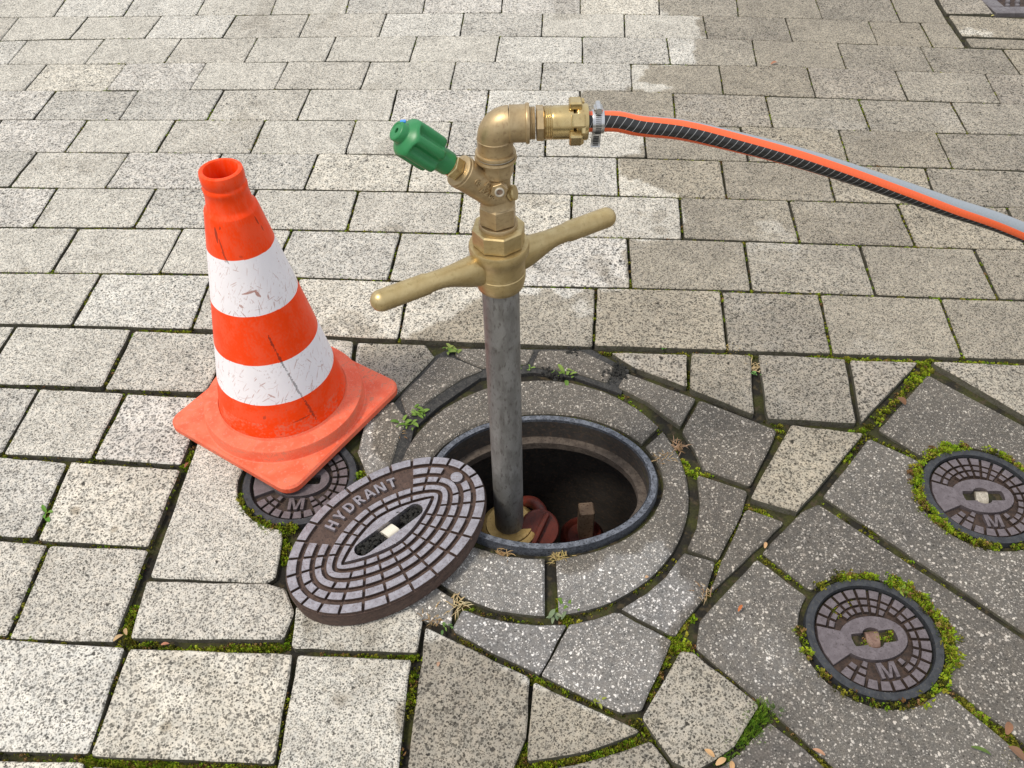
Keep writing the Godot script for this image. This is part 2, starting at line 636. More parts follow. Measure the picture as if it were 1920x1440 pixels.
# A blotched colour tile from three linear colours, and the noise it came from as relief.
func blotch(a: Color, b: Color, c: Color, freq: float, sd: int, size := 512, hard := 1.0, speck := 0.0) -> Array:
	if size > 256:
		freq *= size / 256.0
		size = 256
	var n1 := noise_img(size, freq, sd, 4)
	var n2 := noise_img(size, freq * 3.3, sd + 5, 3)
	var n3 := noise_img(size, 0.35, sd + 9, 1)
	var out := PackedByteArray()
	var hh := PackedByteArray()
	out.resize(size * size * 3)
	hh.resize(size * size)
	for k in size * size:
		var t := clampf((n1[k] / 255.0 - 0.5) * 2.2 * hard + 0.5, 0, 1)
		var u := clampf((n2[k] / 255.0 - 0.62) * 5.0 * hard, 0, 1)
		var q := a.lerp(b, t).lerp(c, u)
		var s := 1.0 + (n3[k] / 255.0 - 0.5) * speck
		out[k * 3] = enc(q.r * s)
		out[k * 3 + 1] = enc(q.g * s)
		out[k * 3 + 2] = enc(q.b * s)
		hh[k] = int(clampf(n1[k] * 0.3 + n2[k] * 0.3 + n3[k] * 0.4, 0, 255))
	return [tex(out, size), tex(hh, size, Image.FORMAT_L8)]

func mat_tri(maps: Array, tile: float, rough: float, metal: float, relief_mm := 0.0) -> StandardMaterial3D:
	# a material laid over a shape from three sides, one tile every «tile» metres
	var m := StandardMaterial3D.new()
	m.albedo_texture = maps[0]
	m.roughness = rough
	m.metallic = metal
	m.uv1_triplanar = true
	m.uv1_scale = Vector3.ONE / tile
	if relief_mm > 0.0:
		m.heightmap_enabled = true
		m.heightmap_texture = maps[1]
		m.heightmap_scale = relief_mm * 0.1
	return m

func plain(c: Color, rough: float, metal := 0.0) -> StandardMaterial3D:
	var m := StandardMaterial3D.new()
	m.albedo_color = c
	m.roughness = rough
	m.metallic = metal
	return m

func make_materials():
	srgb_table.resize(4096)
	for k in 4096:
		var v := k / 4095.0
		srgb_table[k] = int((12.92 * v if v < 0.0031308 else 1.055 * pow(v, 0.41667) - 0.055) * 255.0)
	var damp := damp_texture()
	var light := concrete_textures(0, 11)
	var dark := concrete_textures(1, 31)
	var tones := [Color(1, 1, 1), Color(0.970, 0.965, 0.955), Color(1.0, 0.99, 0.97), Color(0.945, 0.937, 0.925), Color(0.98, 0.975, 0.978), Color(0.93, 0.927, 0.925), Color(0.985, 0.98, 0.97)]
	var grain := [0.44, 0.36, 0.50, 0.40, 0.56, 0.47, 0.33]
	for kind in 2:
		var list := []
		for k in tones.size():
			var m := StandardMaterial3D.new()
			m.albedo_texture = light[0] if kind == 0 else dark[0]
			m.albedo_color = tones[k]
			m.roughness = 0.93
			m.metallic_specular = 0.3
			m.uv1_scale = Vector3.ONE / float(grain[k])
			m.heightmap_enabled = true
			m.heightmap_texture = light[1] if kind == 0 else dark[1]
			m.heightmap_scale = 0.045 if kind == 0 else 0.09
			m.detail_enabled = true
			m.detail_albedo = damp
			m.detail_blend_mode = BaseMaterial3D.BLEND_MODE_MUL
			m.detail_uv_layer = BaseMaterial3D.DETAIL_UV_2
			list.append(m)
		M["paver" if kind == 0 else "slab"] = list
	M.soil = mat_tri(blotch(Color(0.014, 0.012, 0.008), Color(0.038, 0.039, 0.008), Color(0.050, 0.038, 0.020), 0.012, 51, 512, 1.3, 0.8), 0.4, 1.0, 0.0, 1.2)
	M.flank = mat_tri(blotch(Color(0.075, 0.066, 0.050), Color(0.115, 0.108, 0.080), Color(0.045, 0.050, 0.014), 0.02, 52, 512, 1.2, 0.8), 0.2, 1.0, 0.0, 0.6)
	M.far_ground = mat_tri(light, 0.5, 0.95, 0.0, 0.0)
	M.far_ground.albedo_color = Color(0.85, 0.85, 0.83)
	M.pit_wall = mat_tri(blotch(Color(0.026, 0.022, 0.019), Color(0.040, 0.033, 0.028), Color(0.070, 0.045, 0.030), 0.02, 61, 512, 1.2, 0.5), 0.3, 0.85, 0.0, 0.8)
	M.pit_soil = mat_tri(blotch(Color(0.045, 0.037, 0.030), Color(0.070, 0.060, 0.048), Color(0.11, 0.10, 0.085), 0.05, 60, 256, 1.2, 0.8), 0.12, 0.95, 0.0, 1.5)
	M.pit_ledge = mat_tri(blotch(Color(0.055, 0.042, 0.033), Color(0.095, 0.075, 0.060), Color(0.035, 0.024, 0.018), 0.02, 62, 512, 1.2, 0.5), 0.2, 0.8, 0.0, 0.5)
	M.rim_iron = mat_tri(blotch(Color(0.075, 0.083, 0.100), Color(0.15, 0.162, 0.19), Color(0.025, 0.025, 0.028), 0.022, 63, 512, 1.2, 0.35), 0.16, 0.55, 0.35, 0.35)
	M.frame_iron = mat_tri(blotch(Color(0.020, 0.022, 0.027), Color(0.036, 0.039, 0.045), Color(0.062, 0.060, 0.053), 0.018, 64, 512, 1.0, 0.35), 0.16, 0.68, 0.1, 0.3)
	M.lid_base = mat_tri(blotch(Color(0.060, 0.036, 0.028), Color(0.095, 0.058, 0.044), Color(0.030, 0.020, 0.016), 0.02, 65, 512, 1.0, 0.4), 0.15, 0.8, 0.0, 0.4)
	M.lid_top = mat_tri(blotch(Color(0.315, 0.295, 0.315), Color(0.41, 0.39, 0.415), Color(0.22, 0.175, 0.175), 0.02, 67, 512, 0.9, 0.2), 0.15, 0.38, 0.7, 0.12)
	M.cover_base = mat_tri(blotch(Color(0.032, 0.020, 0.016), Color(0.060, 0.037, 0.027), Color(0.018, 0.014, 0.011), 0.02, 68, 512, 1.0, 0.4), 0.15, 0.85, 0.0, 0.4)
	M.cover_top = mat_tri(blotch(Color(0.118, 0.098, 0.104), Color(0.158, 0.134, 0.142), Color(0.080, 0.064, 0.066), 0.02, 69, 512, 0.9, 0.25), 0.15, 0.5, 0.3, 0.15)
	M.bridge_white = plain(lin(0.66, 0.62, 0.52), 0.5)
	M.bridge_grey = mat_tri(blotch(Color(0.30, 0.27, 0.22), Color(0.42, 0.38, 0.31), Color(0.2, 0.16, 0.12), 0.03, 70, 256, 1.0, 0.3), 0.1, 0.6, 0.0, 0.2)
	M.bridge_rust = mat_tri(blotch(Color(0.15, 0.085, 0.062), Color(0.20, 0.125, 0.095), Color(0.09, 0.05, 0.04), 0.03, 71, 256, 1.0, 0.3), 0.1, 0.75, 0.0, 0.3)
	M.muck = mat_tri(blotch(Color(0.008, 0.008, 0.007), Color(0.022, 0.021, 0.018), Color(0.05, 0.047, 0.04), 0.06, 72, 256, 1.3, 0.9), 0.06, 0.95, 0.0, 2.0)
	M.brass = mat_tri(blotch(Color(0.46, 0.345, 0.160), Color(0.54, 0.425, 0.220), Color(0.40, 0.295, 0.135), 0.014, 73, 512, 1.0, 0.10), 0.16, 0.40, 0.76, 0.08)
	M.brass_dull = mat_tri(blotch(Color(0.41, 0.300, 0.160), Color(0.49, 0.375, 0.215), Color(0.35, 0.250, 0.135), 0.014, 74, 512, 1.0, 0.10), 0.16, 0.44, 0.70, 0.10)
	M.brass_bright = mat_tri(blotch(Color(0.52, 0.385, 0.175), Color(0.62, 0.49, 0.25), Color(0.40, 0.28, 0.13), 0.010, 75, 512, 1.0, 0.05), 0.16, 0.26, 0.9, 0.04)
	M.pipe = mat_tri(blotch(Color(0.185, 0.178, 0.166), Color(0.275, 0.270, 0.256), Color(0.120, 0.106, 0.096), 0.010, 76, 512, 1.1, 0.2), 0.22, 0.50, 0.45, 0.10)
	M.pipe.uv1_scale = Vector3(1.0 / 0.10, 1.0 / 0.34, 1.0 / 0.10)
	M.zinc = mat_tri(blotch(Color(0.52, 0.52, 0.52), Color(0.62, 0.62, 0.62), Color(0.40, 0.40, 0.40), 0.03, 77, 256, 1.0, 0.1), 0.05, 0.28, 0.9, 0.05)
	M.white_metal = plain(lin(0.50, 0.46, 0.38), 0.45, 0.4)
	M.sand = mat_tri(blotch(Color(0.022, 0.022, 0.022), Color(0.040, 0.039, 0.037), Color(0.07, 0.066, 0.058), 0.02, 82, 512, 1.1, 1.1), 0.2, 0.95, 0.0, 0.6)
	M.green = mat_tri(blotch(Color(0.018, 0.185, 0.055), Color(0.022, 0.205, 0.062), Color(0.030, 0.215, 0.072), 0.02, 78, 256, 0.8, 0.08), 0.1, 0.38, 0.0, 0.03)
	M.plate_brass = mat_tri(blotch(Color(0.40, 0.26, 0.085), Color(0.50, 0.34, 0.13), Color(0.28, 0.17, 0.06), 0.02, 83, 256, 1.0, 0.1), 0.1, 0.5, 0.55, 0.1)
	M.lime = mat_tri(blotch(Color(0.42, 0.38, 0.29), Color(0.58, 0.55, 0.47), Color(0.30, 0.24, 0.16), 0.05, 90, 256, 1.2, 0.3), 0.05, 0.8, 0.0, 0.3)
	M.black = plain(lin(0.012, 0.012, 0.012), 0.8)
	M.red = mat_tri(blotch(Color(0.085, 0.012, 0.006), Color(0.12, 0.018, 0.009), Color(0.03, 0.010, 0.007), 0.02, 79, 256, 1.1, 0.4), 0.12, 0.55, 0.0, 0.5)
	M.rust_steel = mat_tri(blotch(Color(0.30, 0.20, 0.13), Color(0.36, 0.25, 0.17), Color(0.15, 0.08, 0.05), 0.02, 80, 256, 1.1, 0.4), 0.12, 0.6, 0.1, 0.4)
	M.drain = mat_tri(blotch(Color(0.14, 0.125, 0.13), Color(0.18, 0.165, 0.17), Color(0.10, 0.085, 0.085), 0.02, 81, 256, 1.0, 0.3), 0.2, 0.55, 0.3, 0.3)
	var leaf := StandardMaterial3D.new()
	leaf.vertex_color_use_as_albedo = true
	leaf.roughness = 0.65
	leaf.metallic_specular = 0.35
	leaf.cull_mode = BaseMaterial3D.CULL_DISABLED
	leaf.backlight_enabled = true
	leaf.backlight = Color(0.30, 0.34, 0.12)
	M.leaf = leaf
	var litter := StandardMaterial3D.new()
	litter.vertex_color_use_as_albedo = true
	litter.roughness = 0.9
	litter.cull_mode = BaseMaterial3D.CULL_DISABLED
	M.litter = litter
	M.hose = hose_material()
	M.cone = cone_material()
	M.cone_base = cone_base_material()

func hose_material() -> StandardMaterial3D:
	# round the hose: orange, black with fine white hatching, orange, grey, a thin orange line, grey; 16 mm along the hose per tile
	var W := 256
	var Hh := 64
	var d := PackedByteArray()
	d.resize(W * Hh * 3)
	var nz := noise_img(256, 0.08, 84, 2)
	for y in Hh:
		for x in W:
			var u := float(x) / W
			var col := Color(0.27, 0.30, 0.33)
			if u < 0.12 or (u >= 0.32 and u < 0.44) or (u >= 0.68 and u < 0.78):
				col = Color(0.80, 0.125, 0.035)
			elif u < 0.32:
				col = Color(0.014, 0.014, 0.014)
				var ph := fposmod(float(y) / Hh * 2.0 - (u - 0.12) / 0.20 * 0.8, 1.0)
				if ph < 0.065:
					col = Color(0.50, 0.50, 0.50)
				elif fposmod(ph * 6.0, 1.0) < 0.3:
					col = Color(0.022, 0.022, 0.022)
			elif fposmod(float(y) / Hh * 8.0, 1.0) < 0.25:
				col = Color(0.25, 0.28, 0.31)
			var s := 1.0 + (nz[x + y * 256] / 255.0 - 0.5) * 0.15
			d[(x + y * W) * 3] = enc(col.r * s)
			d[(x + y * W) * 3 + 1] = enc(col.g * s)
			d[(x + y * W) * 3 + 2] = enc(col.b * s)
	var m := StandardMaterial3D.new()
	m.albedo_texture = tex(d, W, Image.FORMAT_RGB8, Hh)
	m.uv1_scale = Vector3(1, 1.0 / 0.016, 1)
	m.roughness = 0.33
	return m

const CONE_TOP := 0.480
const CONE_BANDS := [0.3590, 0.2670, 0.1810, 0.1060]

func streak(img: PackedFloat32Array, W: int, Hh: int, x: float, y: float, dx: float, dy: float, width: float, strength: float, ragged := 0.5):
	var n := int(maxf(absf(dx), absf(dy))) + 1
	for k in n + 1:
		var f := float(k) / n
		var cx := x + dx * f + rng.randf_range(-1, 1) * ragged
		var cy := y + dy * f
		var w := width * (0.4 + 0.6 * sin(f * PI)) * rng.randf_range(1.0 - ragged * 0.6, 1.0)
		for yy in range(int(cy - w), int(cy + w) + 1):
			for xx in range(int(cx - w), int(cx + w) + 1):
				if yy >= 0 and yy < Hh and Vector2(xx - cx, yy - cy).length() <= w + 0.3:
					var ix := posmod(xx, W) + yy * W
					img[ix] = maxf(img[ix], strength * rng.randf_range(0.6, 1.0))

func cone_material() -> StandardMaterial3D:
	# u runs round the cone, v up from the base plate; faded orange plastic, two scratched white bands, scuffs
	var W := 1024
	var Hh := 768
	var scratch := PackedFloat32Array()
	scratch.resize(W * Hh)
	var soot := PackedFloat32Array()
	soot.resize(W * Hh)
	var ypx := func(y: float) -> float: return (1.0 - y / CONE_TOP) * Hh
	for k in 620:
		var band_i := 0 if rng.randf() < 0.5 else 2
		var y0: float = ypx.call(CONE_BANDS[band_i])
		var y1: float = ypx.call(CONE_BANDS[band_i + 1])
		var yy := lerpf(y0, y1, pow(rng.randf(), 0.7))
		var l := rng.randf_range(4, 34)
		var a := rng.randf() * TAU if rng.randf() < 0.5 else rng.randf_range(0.6, 1.4)
		streak(scratch, W, Hh, rng.randf() * W, yy, cos(a) * l, sin(a) * l, rng.randf_range(0.5, 1.2), rng.randf_range(0.25, 0.9), 0.25)
	for k in 26:
		var band_j := 0 if rng.randf() < 0.5 else 2
		var yb := lerpf(ypx.call(CONE_BANDS[band_j]), ypx.call(CONE_BANDS[band_j + 1]), rng.randf())
		streak(scratch, W, Hh, rng.randf() * W, yb, rng.randf_range(-8, 8), rng.randf_range(-6, 6), rng.randf_range(1.5, 3.5), rng.randf_range(0.4, 0.8), 0.9)
	# the scuffs one can see: u = 0.19 faces the viewer, larger u lies further left
	streak(soot, W, Hh, 0.322 * W, ypx.call(0.408), -4, 34, 9.0, 0.8, 1.0)
	streak(soot, W, Hh, 0.306 * W, ypx.call(0.392), -16, 40, 5.0, 0.75, 1.0)
	streak(soot, W, Hh, 0.300 * W, ypx.call(0.372), -26, 28, 4.0, 0.7, 1.0)
	streak(soot, W, Hh, 0.285 * W, ypx.call(0.410), 8, 4, 4.0, 0.7, 0.9)
	streak(soot, W, Hh, 0.070 * W, ypx.call(0.412), -8, 20, 5.0, 0.75, 1.0)
	streak(soot, W, Hh, 0.052 * W, ypx.call(0.395), -3, 14, 3.5, 0.75, 1.0)
	streak(soot, W, Hh, 0.205 * W, ypx.call(0.364), 14, -2, 4.0, 0.4, 0.9)
	streak(scratch, W, Hh, 0.245 * W, ypx.call(0.306), -60, -5, 3.0, 1.0, 0.4)
	streak(scratch, W, Hh, 0.195 * W, ypx.call(0.308), -16, 16, 6.0, 1.0, 0.7)
	streak(scratch, W, Hh, 0.265 * W, ypx.call(0.288), -14, 6, 4.0, 0.8, 0.7)
	streak(scratch, W, Hh, 0.150 * W, ypx.call(0.296), 3, 9, 4.0, 0.8, 0.6)
	streak(scratch, W, Hh, 0.265 * W, ypx.call(0.278), -22, 22, 2.0, 0.8, 0.8)
	streak(soot, W, Hh, 0.196 * W, ypx.call(0.285), 3, 26, 1.8, 0.5, 1.0)
	streak(soot, W, Hh, 0.192 * W, ypx.call(0.232), -9, 45, 3.6, 0.9, 1.6)
	streak(soot, W, Hh, 0.183 * W, ypx.call(0.205), -13, 62, 4.2, 0.9, 1.8)
	streak(soot, W, Hh, 0.170 * W, ypx.call(0.168), -22, 110, 3.6, 0.85, 2.2)
	streak(soot, W, Hh, 0.148 * W, ypx.call(0.102), -14, 78, 3.6, 0.8, 2.2)
	streak(soot, W, Hh, 0.190 * W, ypx.call(0.066), -44, -4, 2.4, 0.6, 0.5)
	streak(soot, W, Hh, 0.255 * W, ypx.call(0.086), 5, 9, 4.0, 0.5, 0.9)
	streak(scratch, W, Hh, 0.235 * W, ypx.call(0.128), -16, 12, 3.0, 0.8, 0.7)
	for k in 220:
		streak(soot, W, Hh, rng.randf() * W, Hh - rng.randf() * rng.randf() * 260.0, rng.randf_range(-5, 5), rng.randf_range(-2, 2), rng.randf_range(0.5, 2.2), rng.randf_range(0.2, 0.7), 0.7)
	var n1 := noise_img(1024, 0.012, 85, 4)
	var n2 := noise_img(1024, 0.09, 86, 3)
	var d := PackedByteArray()
	d.resize(W * Hh * 3)
	for y in Hh:
		var hy := (1.0 - (y + 0.5) / Hh) * CONE_TOP
		for x in W:
			var k := x + y * W
			var nn := n1[x + y * 1024] / 255.0
			var gr := n2[x + y * 1024] / 255.0
			var wave := sin(x * TAU / W * 2.0 + 0.7) * 0.0006
			var q := hy + wave
			var white := (q < CONE_BANDS[0] and q > CONE_BANDS[1]) or (q < CONE_BANDS[2] and q > CONE_BANDS[3])
			var col := Color(0.93, 0.058, 0.003) * (0.95 + 0.10 * nn)
			if white:
				col = Color(0.885, 0.845, 0.865) * (0.94 + 0.08 * nn)
				col = col.lerp(Color(0.36, 0.12, 0.07), clampf(scratch[k], 0, 1) * 0.85)
				col = col.lerp(Color(0.45, 0.33, 0.30), smoothstep(0.62, 0.85, gr) * smoothstep(0.5, 0.75, nn) * 0.5)
			# dust sits on the foot of the cone in grains and patches
			var dusty := smoothstep(0.42, 0.75, nn * 0.6 + gr * 0.5) * (1.0 if hy < 0.07 else 0.35)
			if not white:
				col = col.lerp(Color(0.62, 0.22, 0.14), dusty * 0.5)
			col = col.lerp(Color(0.030, 0.024, 0.022), clampf(soot[k], 0, 1) * 0.8)
			d[k * 3] = enc(col.r)
			d[k * 3 + 1] = enc(col.g)
			d[k * 3 + 2] = enc(col.b)
	var m := StandardMaterial3D.new()
	m.albedo_texture = tex(d, W, Image.FORMAT_RGB8, Hh)
	m.roughness = 0.42
	m.metallic_specular = 0.32
	m.backlight_enabled = true
	m.backlight = Color(0.16, 0.16, 0.16)
	return m

func cone_base_material() -> StandardMaterial3D:
	var S := 512
	var n1 := noise_img(S, 0.010, 87, 4)
	var n2 := noise_img(S, 0.06, 88, 3)
	var n3 := noise_img(S, 0.3, 89, 1)
	var d := PackedByteArray()
	d.resize(S * S * 3)
	for k in S * S:
		var a := n1[k] / 255.0
		var b := n2[k] / 255.0
		var col := Color(0.74, 0.105, 0.042).lerp(Color(0.80, 0.155, 0.075), smoothstep(0.3, 0.75, a))
		col = col.lerp(Color(0.82, 0.36, 0.27), smoothstep(0.58, 0.75, b) * 0.25)
		col = col.lerp(Color(0.30, 0.14, 0.085), smoothstep(0.62, 0.78, b * 0.6 + a * 0.45) * 0.45)
		if n3[k] > 218:
			col = col.lerp(Color(0.09, 0.06, 0.05), 0.55)
		d[k * 3] = enc(col.r)
		d[k * 3 + 1] = enc(col.g)
		d[k * 3 + 2] = enc(col.b)
	var h := PackedByteArray()
	h.resize(S * S)
	for k in S * S:
		h[k] = int(n2[k] * 0.6 + n3[k] * 0.4)
	var m := mat_tri([tex(d, S), tex(h, S, Image.FORMAT_L8)], 0.30, 0.62, 0.0, 0.12)
	return m

# ---------------------------------------------------------------- the ground and the pavement
func structure(o: Node):
	o.set_meta("kind", "structure")

func build_ground():
	# soil under and between the stones, one sheet with the pit cut out
	var n := 96
	var hole := oval(PIT, 0.172, 0.125, 0.05, n)
	var edge := PackedVector2Array()
	var c := Vector2(0, -1.6)
	for q in hole:
		var d := (q - PIT).normalized()
		var s := 3.2 / maxf(absf(d.x), absf(d.y))
		edge.append(PIT + d * s)
	var g := Geo.new()
	band(g, edge, hole, SOIL_Y)
	# beyond the stones the sheet goes on to the horizon
	var far := PackedVector2Array()
	for q in edge:
		far.append(PIT + (q - PIT) * 25.0)
	var soil := MeshInstance3D.new()
	soil.name = "ground"
	soil.mesh = g.mesh()
	soil.material_override = M.soil
	structure(soil)
	add_child(soil)
	var g2_ := Geo.new()
	band(g2_, far, edge, -0.002)
	var out := MeshInstance3D.new()
	out.name = "far_pavement"
	out.mesh = g2_.mesh()
	out.material_override = M.far_ground
	structure(out)
	add_child(out)

var pavement: Node3D
var paver_count := 0
var rest: Geo
var joints := []          # [a, b, how mossy] for the moss in the joints

func lay(called: String, poly: PackedVector2Array, kind: String, top: float, bev := 0.0020, rough := 0.0008):
	# one stone of its own
	var g := Geo.new()
	var sd := Geo.new()
	var P := rounded(positive(poly), 0.0042, 0.026, rough)
	prism(g, P, top, SOIL_Y - 0.03, bev, Vector2(rng.randf_range(-1, 1), rng.randf_range(-1, 1)) * 0.008, rng.randf() * TAU, Vector2(rng.randf(), rng.randf()) * 3.0, sd)
	var list: Array = M[kind]
	part(called, two_faced(g, sd, list[rng.randi() % list.size()]), null, pavement)
	paver_count += 1

func two_faced(g: Geo, sides: Geo, mat: Material, flank: Material = null) -> ArrayMesh:
	# the worn upper face, and the flanks overgrown with soil and moss
	var m := g.mesh()
	sides.mesh(m)
	m.surface_set_material(0, mat)
	m.surface_set_material(1, M.flank if flank == null else flank)
	return m

func lay_rest(poly: PackedVector2Array):
	prism(rest, rounded(positive(poly), 0.006, 0.2, 0.0), rng.randf_range(-0.001, 0.001), SOIL_Y - 0.03, 0.003, Vector2.ZERO, rng.randf() * TAU, Vector2(rng.randf(), rng.randf()) * 3.0)

func px_poly(pts: Array) -> PackedVector2Array:
	var out := PackedVector2Array()
	for q in pts:
		out.append(g2(q[0], q[1]))
	return out

# The lines between the rows, traced in photograph pixels.
const ROWS := [
	[[-200, -6], [0, -9], [400, -12], [937, -17], [1380, -12], [1752, -2], [2200, 12]],
	[[0, 33], [100, 31.5], [367, 28.5], [633, 25.7], [937, 23.5], [1280, 27.5], [1490, 33], [1780, 45]],
	[[0, 76.7], [133, 72.3], [350, 70.7], [640, 69], [940, 66.7], [1280, 71], [1480, 77], [1700, 86], [1900, 92.7]],
	[[0, 120.7], [333, 117.3], [640, 115.5], [940, 115], [1200, 119], [1420, 123.5], [1590, 129], [1780, 135.7], [1910, 139]],
	[[0, 170], [333, 168], [640, 166.7], [1100, 168.5], [1280, 173.5], [1600, 185], [1880, 194]],
	[[0, 224], [400, 224], [640, 225], [1040, 230], [1450, 238], [1640, 246], [1900, 252]],
	[[0, 283.7], [330, 285.7], [640, 288.5], [1040, 293.5], [1270, 296.5], [1410, 302], [1700, 312], [1900, 319]],
	[[0, 350.7], [330, 353], [640, 356.7], [1050, 363.5], [1280, 370], [1500, 375], [1758, 383], [1900, 388]],
	[[0, 425.7], [250, 426.7], [600, 430.7], [860, 436.7], [1160, 445], [1280, 447.7], [1540, 456.7], [1880, 466.7]],
	[[0, 510], [333, 512.7], [640, 521.5], [1000, 537], [1280, 541.7], [1500, 548], [1720, 556.7], [1900, 561.7]],
	[[0, 606.7], [330, 614], [640, 631.7], [800, 640], [1050, 648], [1280, 655], [1480, 660], [1650, 667], [1900, 672.7]],
]
# Upright joints of each row: x where it meets the line above and the line below.
const JOINTS := [
	[[-8, -40], [128, 100], [257, 230], [390, 368], [522, 507], [657, 648], [800, 792], [943, 940], [1088, 1088], [1235, 1237], [1380, 1385], [1527, 1543], [1668, 1690], [1752, 1779]],
	[[-108, -145], [35, 0], [165, 130], [302, 270], [443, 416], [580, 560], [725, 710], [870, 862], [1018, 1015], [1170, 1172], [1318, 1327], [1472, 1487], [1628, 1647], [1725, 1750], [1780, 1811]],
	[[-90, -134], [52, 13], [196, 158], [340, 307], [483, 457], [630, 610], [782, 767], [937, 928], [1092, 1092], [1250, 1257], [1410, 1420], [1570, 1587], [1725, 1752], [1880, 1915], [2040, 2080]],
	[[-62, -108], [88, 45], [237, 198], [387, 356], [540, 514], [695, 675], [855, 843], [1018, 1013], [1183, 1185], [1348, 1357], [1513, 1530], [1678, 1703], [1847, 1877], [2017, 2055]],
	[[-52, -100], [105, 62], [260, 222], [420, 387], [582, 556], [745, 730], [917, 908], [1088, 1087], [1262, 1267], [1435, 1450], [1610, 1633], [1783, 1815], [1957, 1998]],
	[[-165, -222], [4, -44], [164, 120], [329, 291], [497, 468], [668, 647], [847, 835], [1023, 1022], [1207, 1212], [1388, 1404], [1572, 1593], [1755, 1787], [1940, 1985]],
	[[-105, -168], [70, 17], [242, 196], [417, 380], [597, 570], [777, 763], [966, 962], [1157, 1160], [1352, 1363], [1548, 1567], [1735, 1758], [1930, 1965]],
	[[-82, -138], [107, 60], [293, 250], [482, 447], [672, 650], [868, 858], [1072, 1070], [1274, 1281], [1479, 1500], [1682, 1717], [1887, 1928], [2095, 2145]],
	[[-56, -118], [147, 95], [343, 298], [547, 508], [752, 728], [963, 957], [1177, 1183], [1395, 1410], [1612, 1643], [1826, 1873], [2045, 2105]],
	[[-25, -92], [190, 133], [397, 358], [560, 528], [768, 747], [945, 940], [1118, 1113], [1352, 1365], [1537, 1560], [1763, 1807], [1985, 2045]],
]

func row_y(k: int, x: float) -> float:
	var L: Array = ROWS[k]
	var i := 0
	while i < L.size() - 2 and x > L[i + 1][0]:
		i += 1
	var a: Array = L[i]
	var b: Array = L[i + 1]
	return a[1] + (x - a[0]) / (b[0] - a[0]) * (b[1] - a[1])

func ring_stone(a0: float, a1: float, kind: String, top: float):
	# a stone between the pit frame and the round joint; angles in degrees, 0 to the right, 90 away
	var pts := PackedVector2Array()
	var n := 22
	for k in n + 1:
		var a := deg_to_rad(lerpf(a0, a1, float(k) / n))
		pts.append(RING + Vector2(cos(a), -sin(a)) * (RING_R - 0.0065))
	for k in n + 1:
		var a := deg_to_rad(lerpf(a1, a0, float(k) / n))
		pts.append(PIT + Vector2(cos(a) * 0.1965, -sin(a) * 0.1490))
	var g := Geo.new()
	var P := positive(pts)
	for k in P.size():
		P[k] += Vector2(rng.randf_range(-1, 1), rng.randf_range(-1, 1)) * 0.0008
	var sd := Geo.new()
	prism(g, P, top, SOIL_Y - 0.03, 0.0035, Vector2.ZERO, rng.randf() * TAU, Vector2(rng.randf(), rng.randf()), sd)
	part("ring_stone", two_faced(g, sd, M[kind][1]), null, pavement)

func arc_px(c: Vector2, r: float, from: Vector2, to: Vector2, way: float, n := 12) -> Array:
	# points on a circle about c between the directions of two places
	var a0 := (from - c).angle()
	var a1 := (to - c).angle()
	var d := fposmod((a1 - a0) * way, TAU) * way
	var out := []
	for k in n + 1:
		var a := a0 + d * k / n
		out.append(c + Vector2(cos(a), sin(a)) * r)
	return out

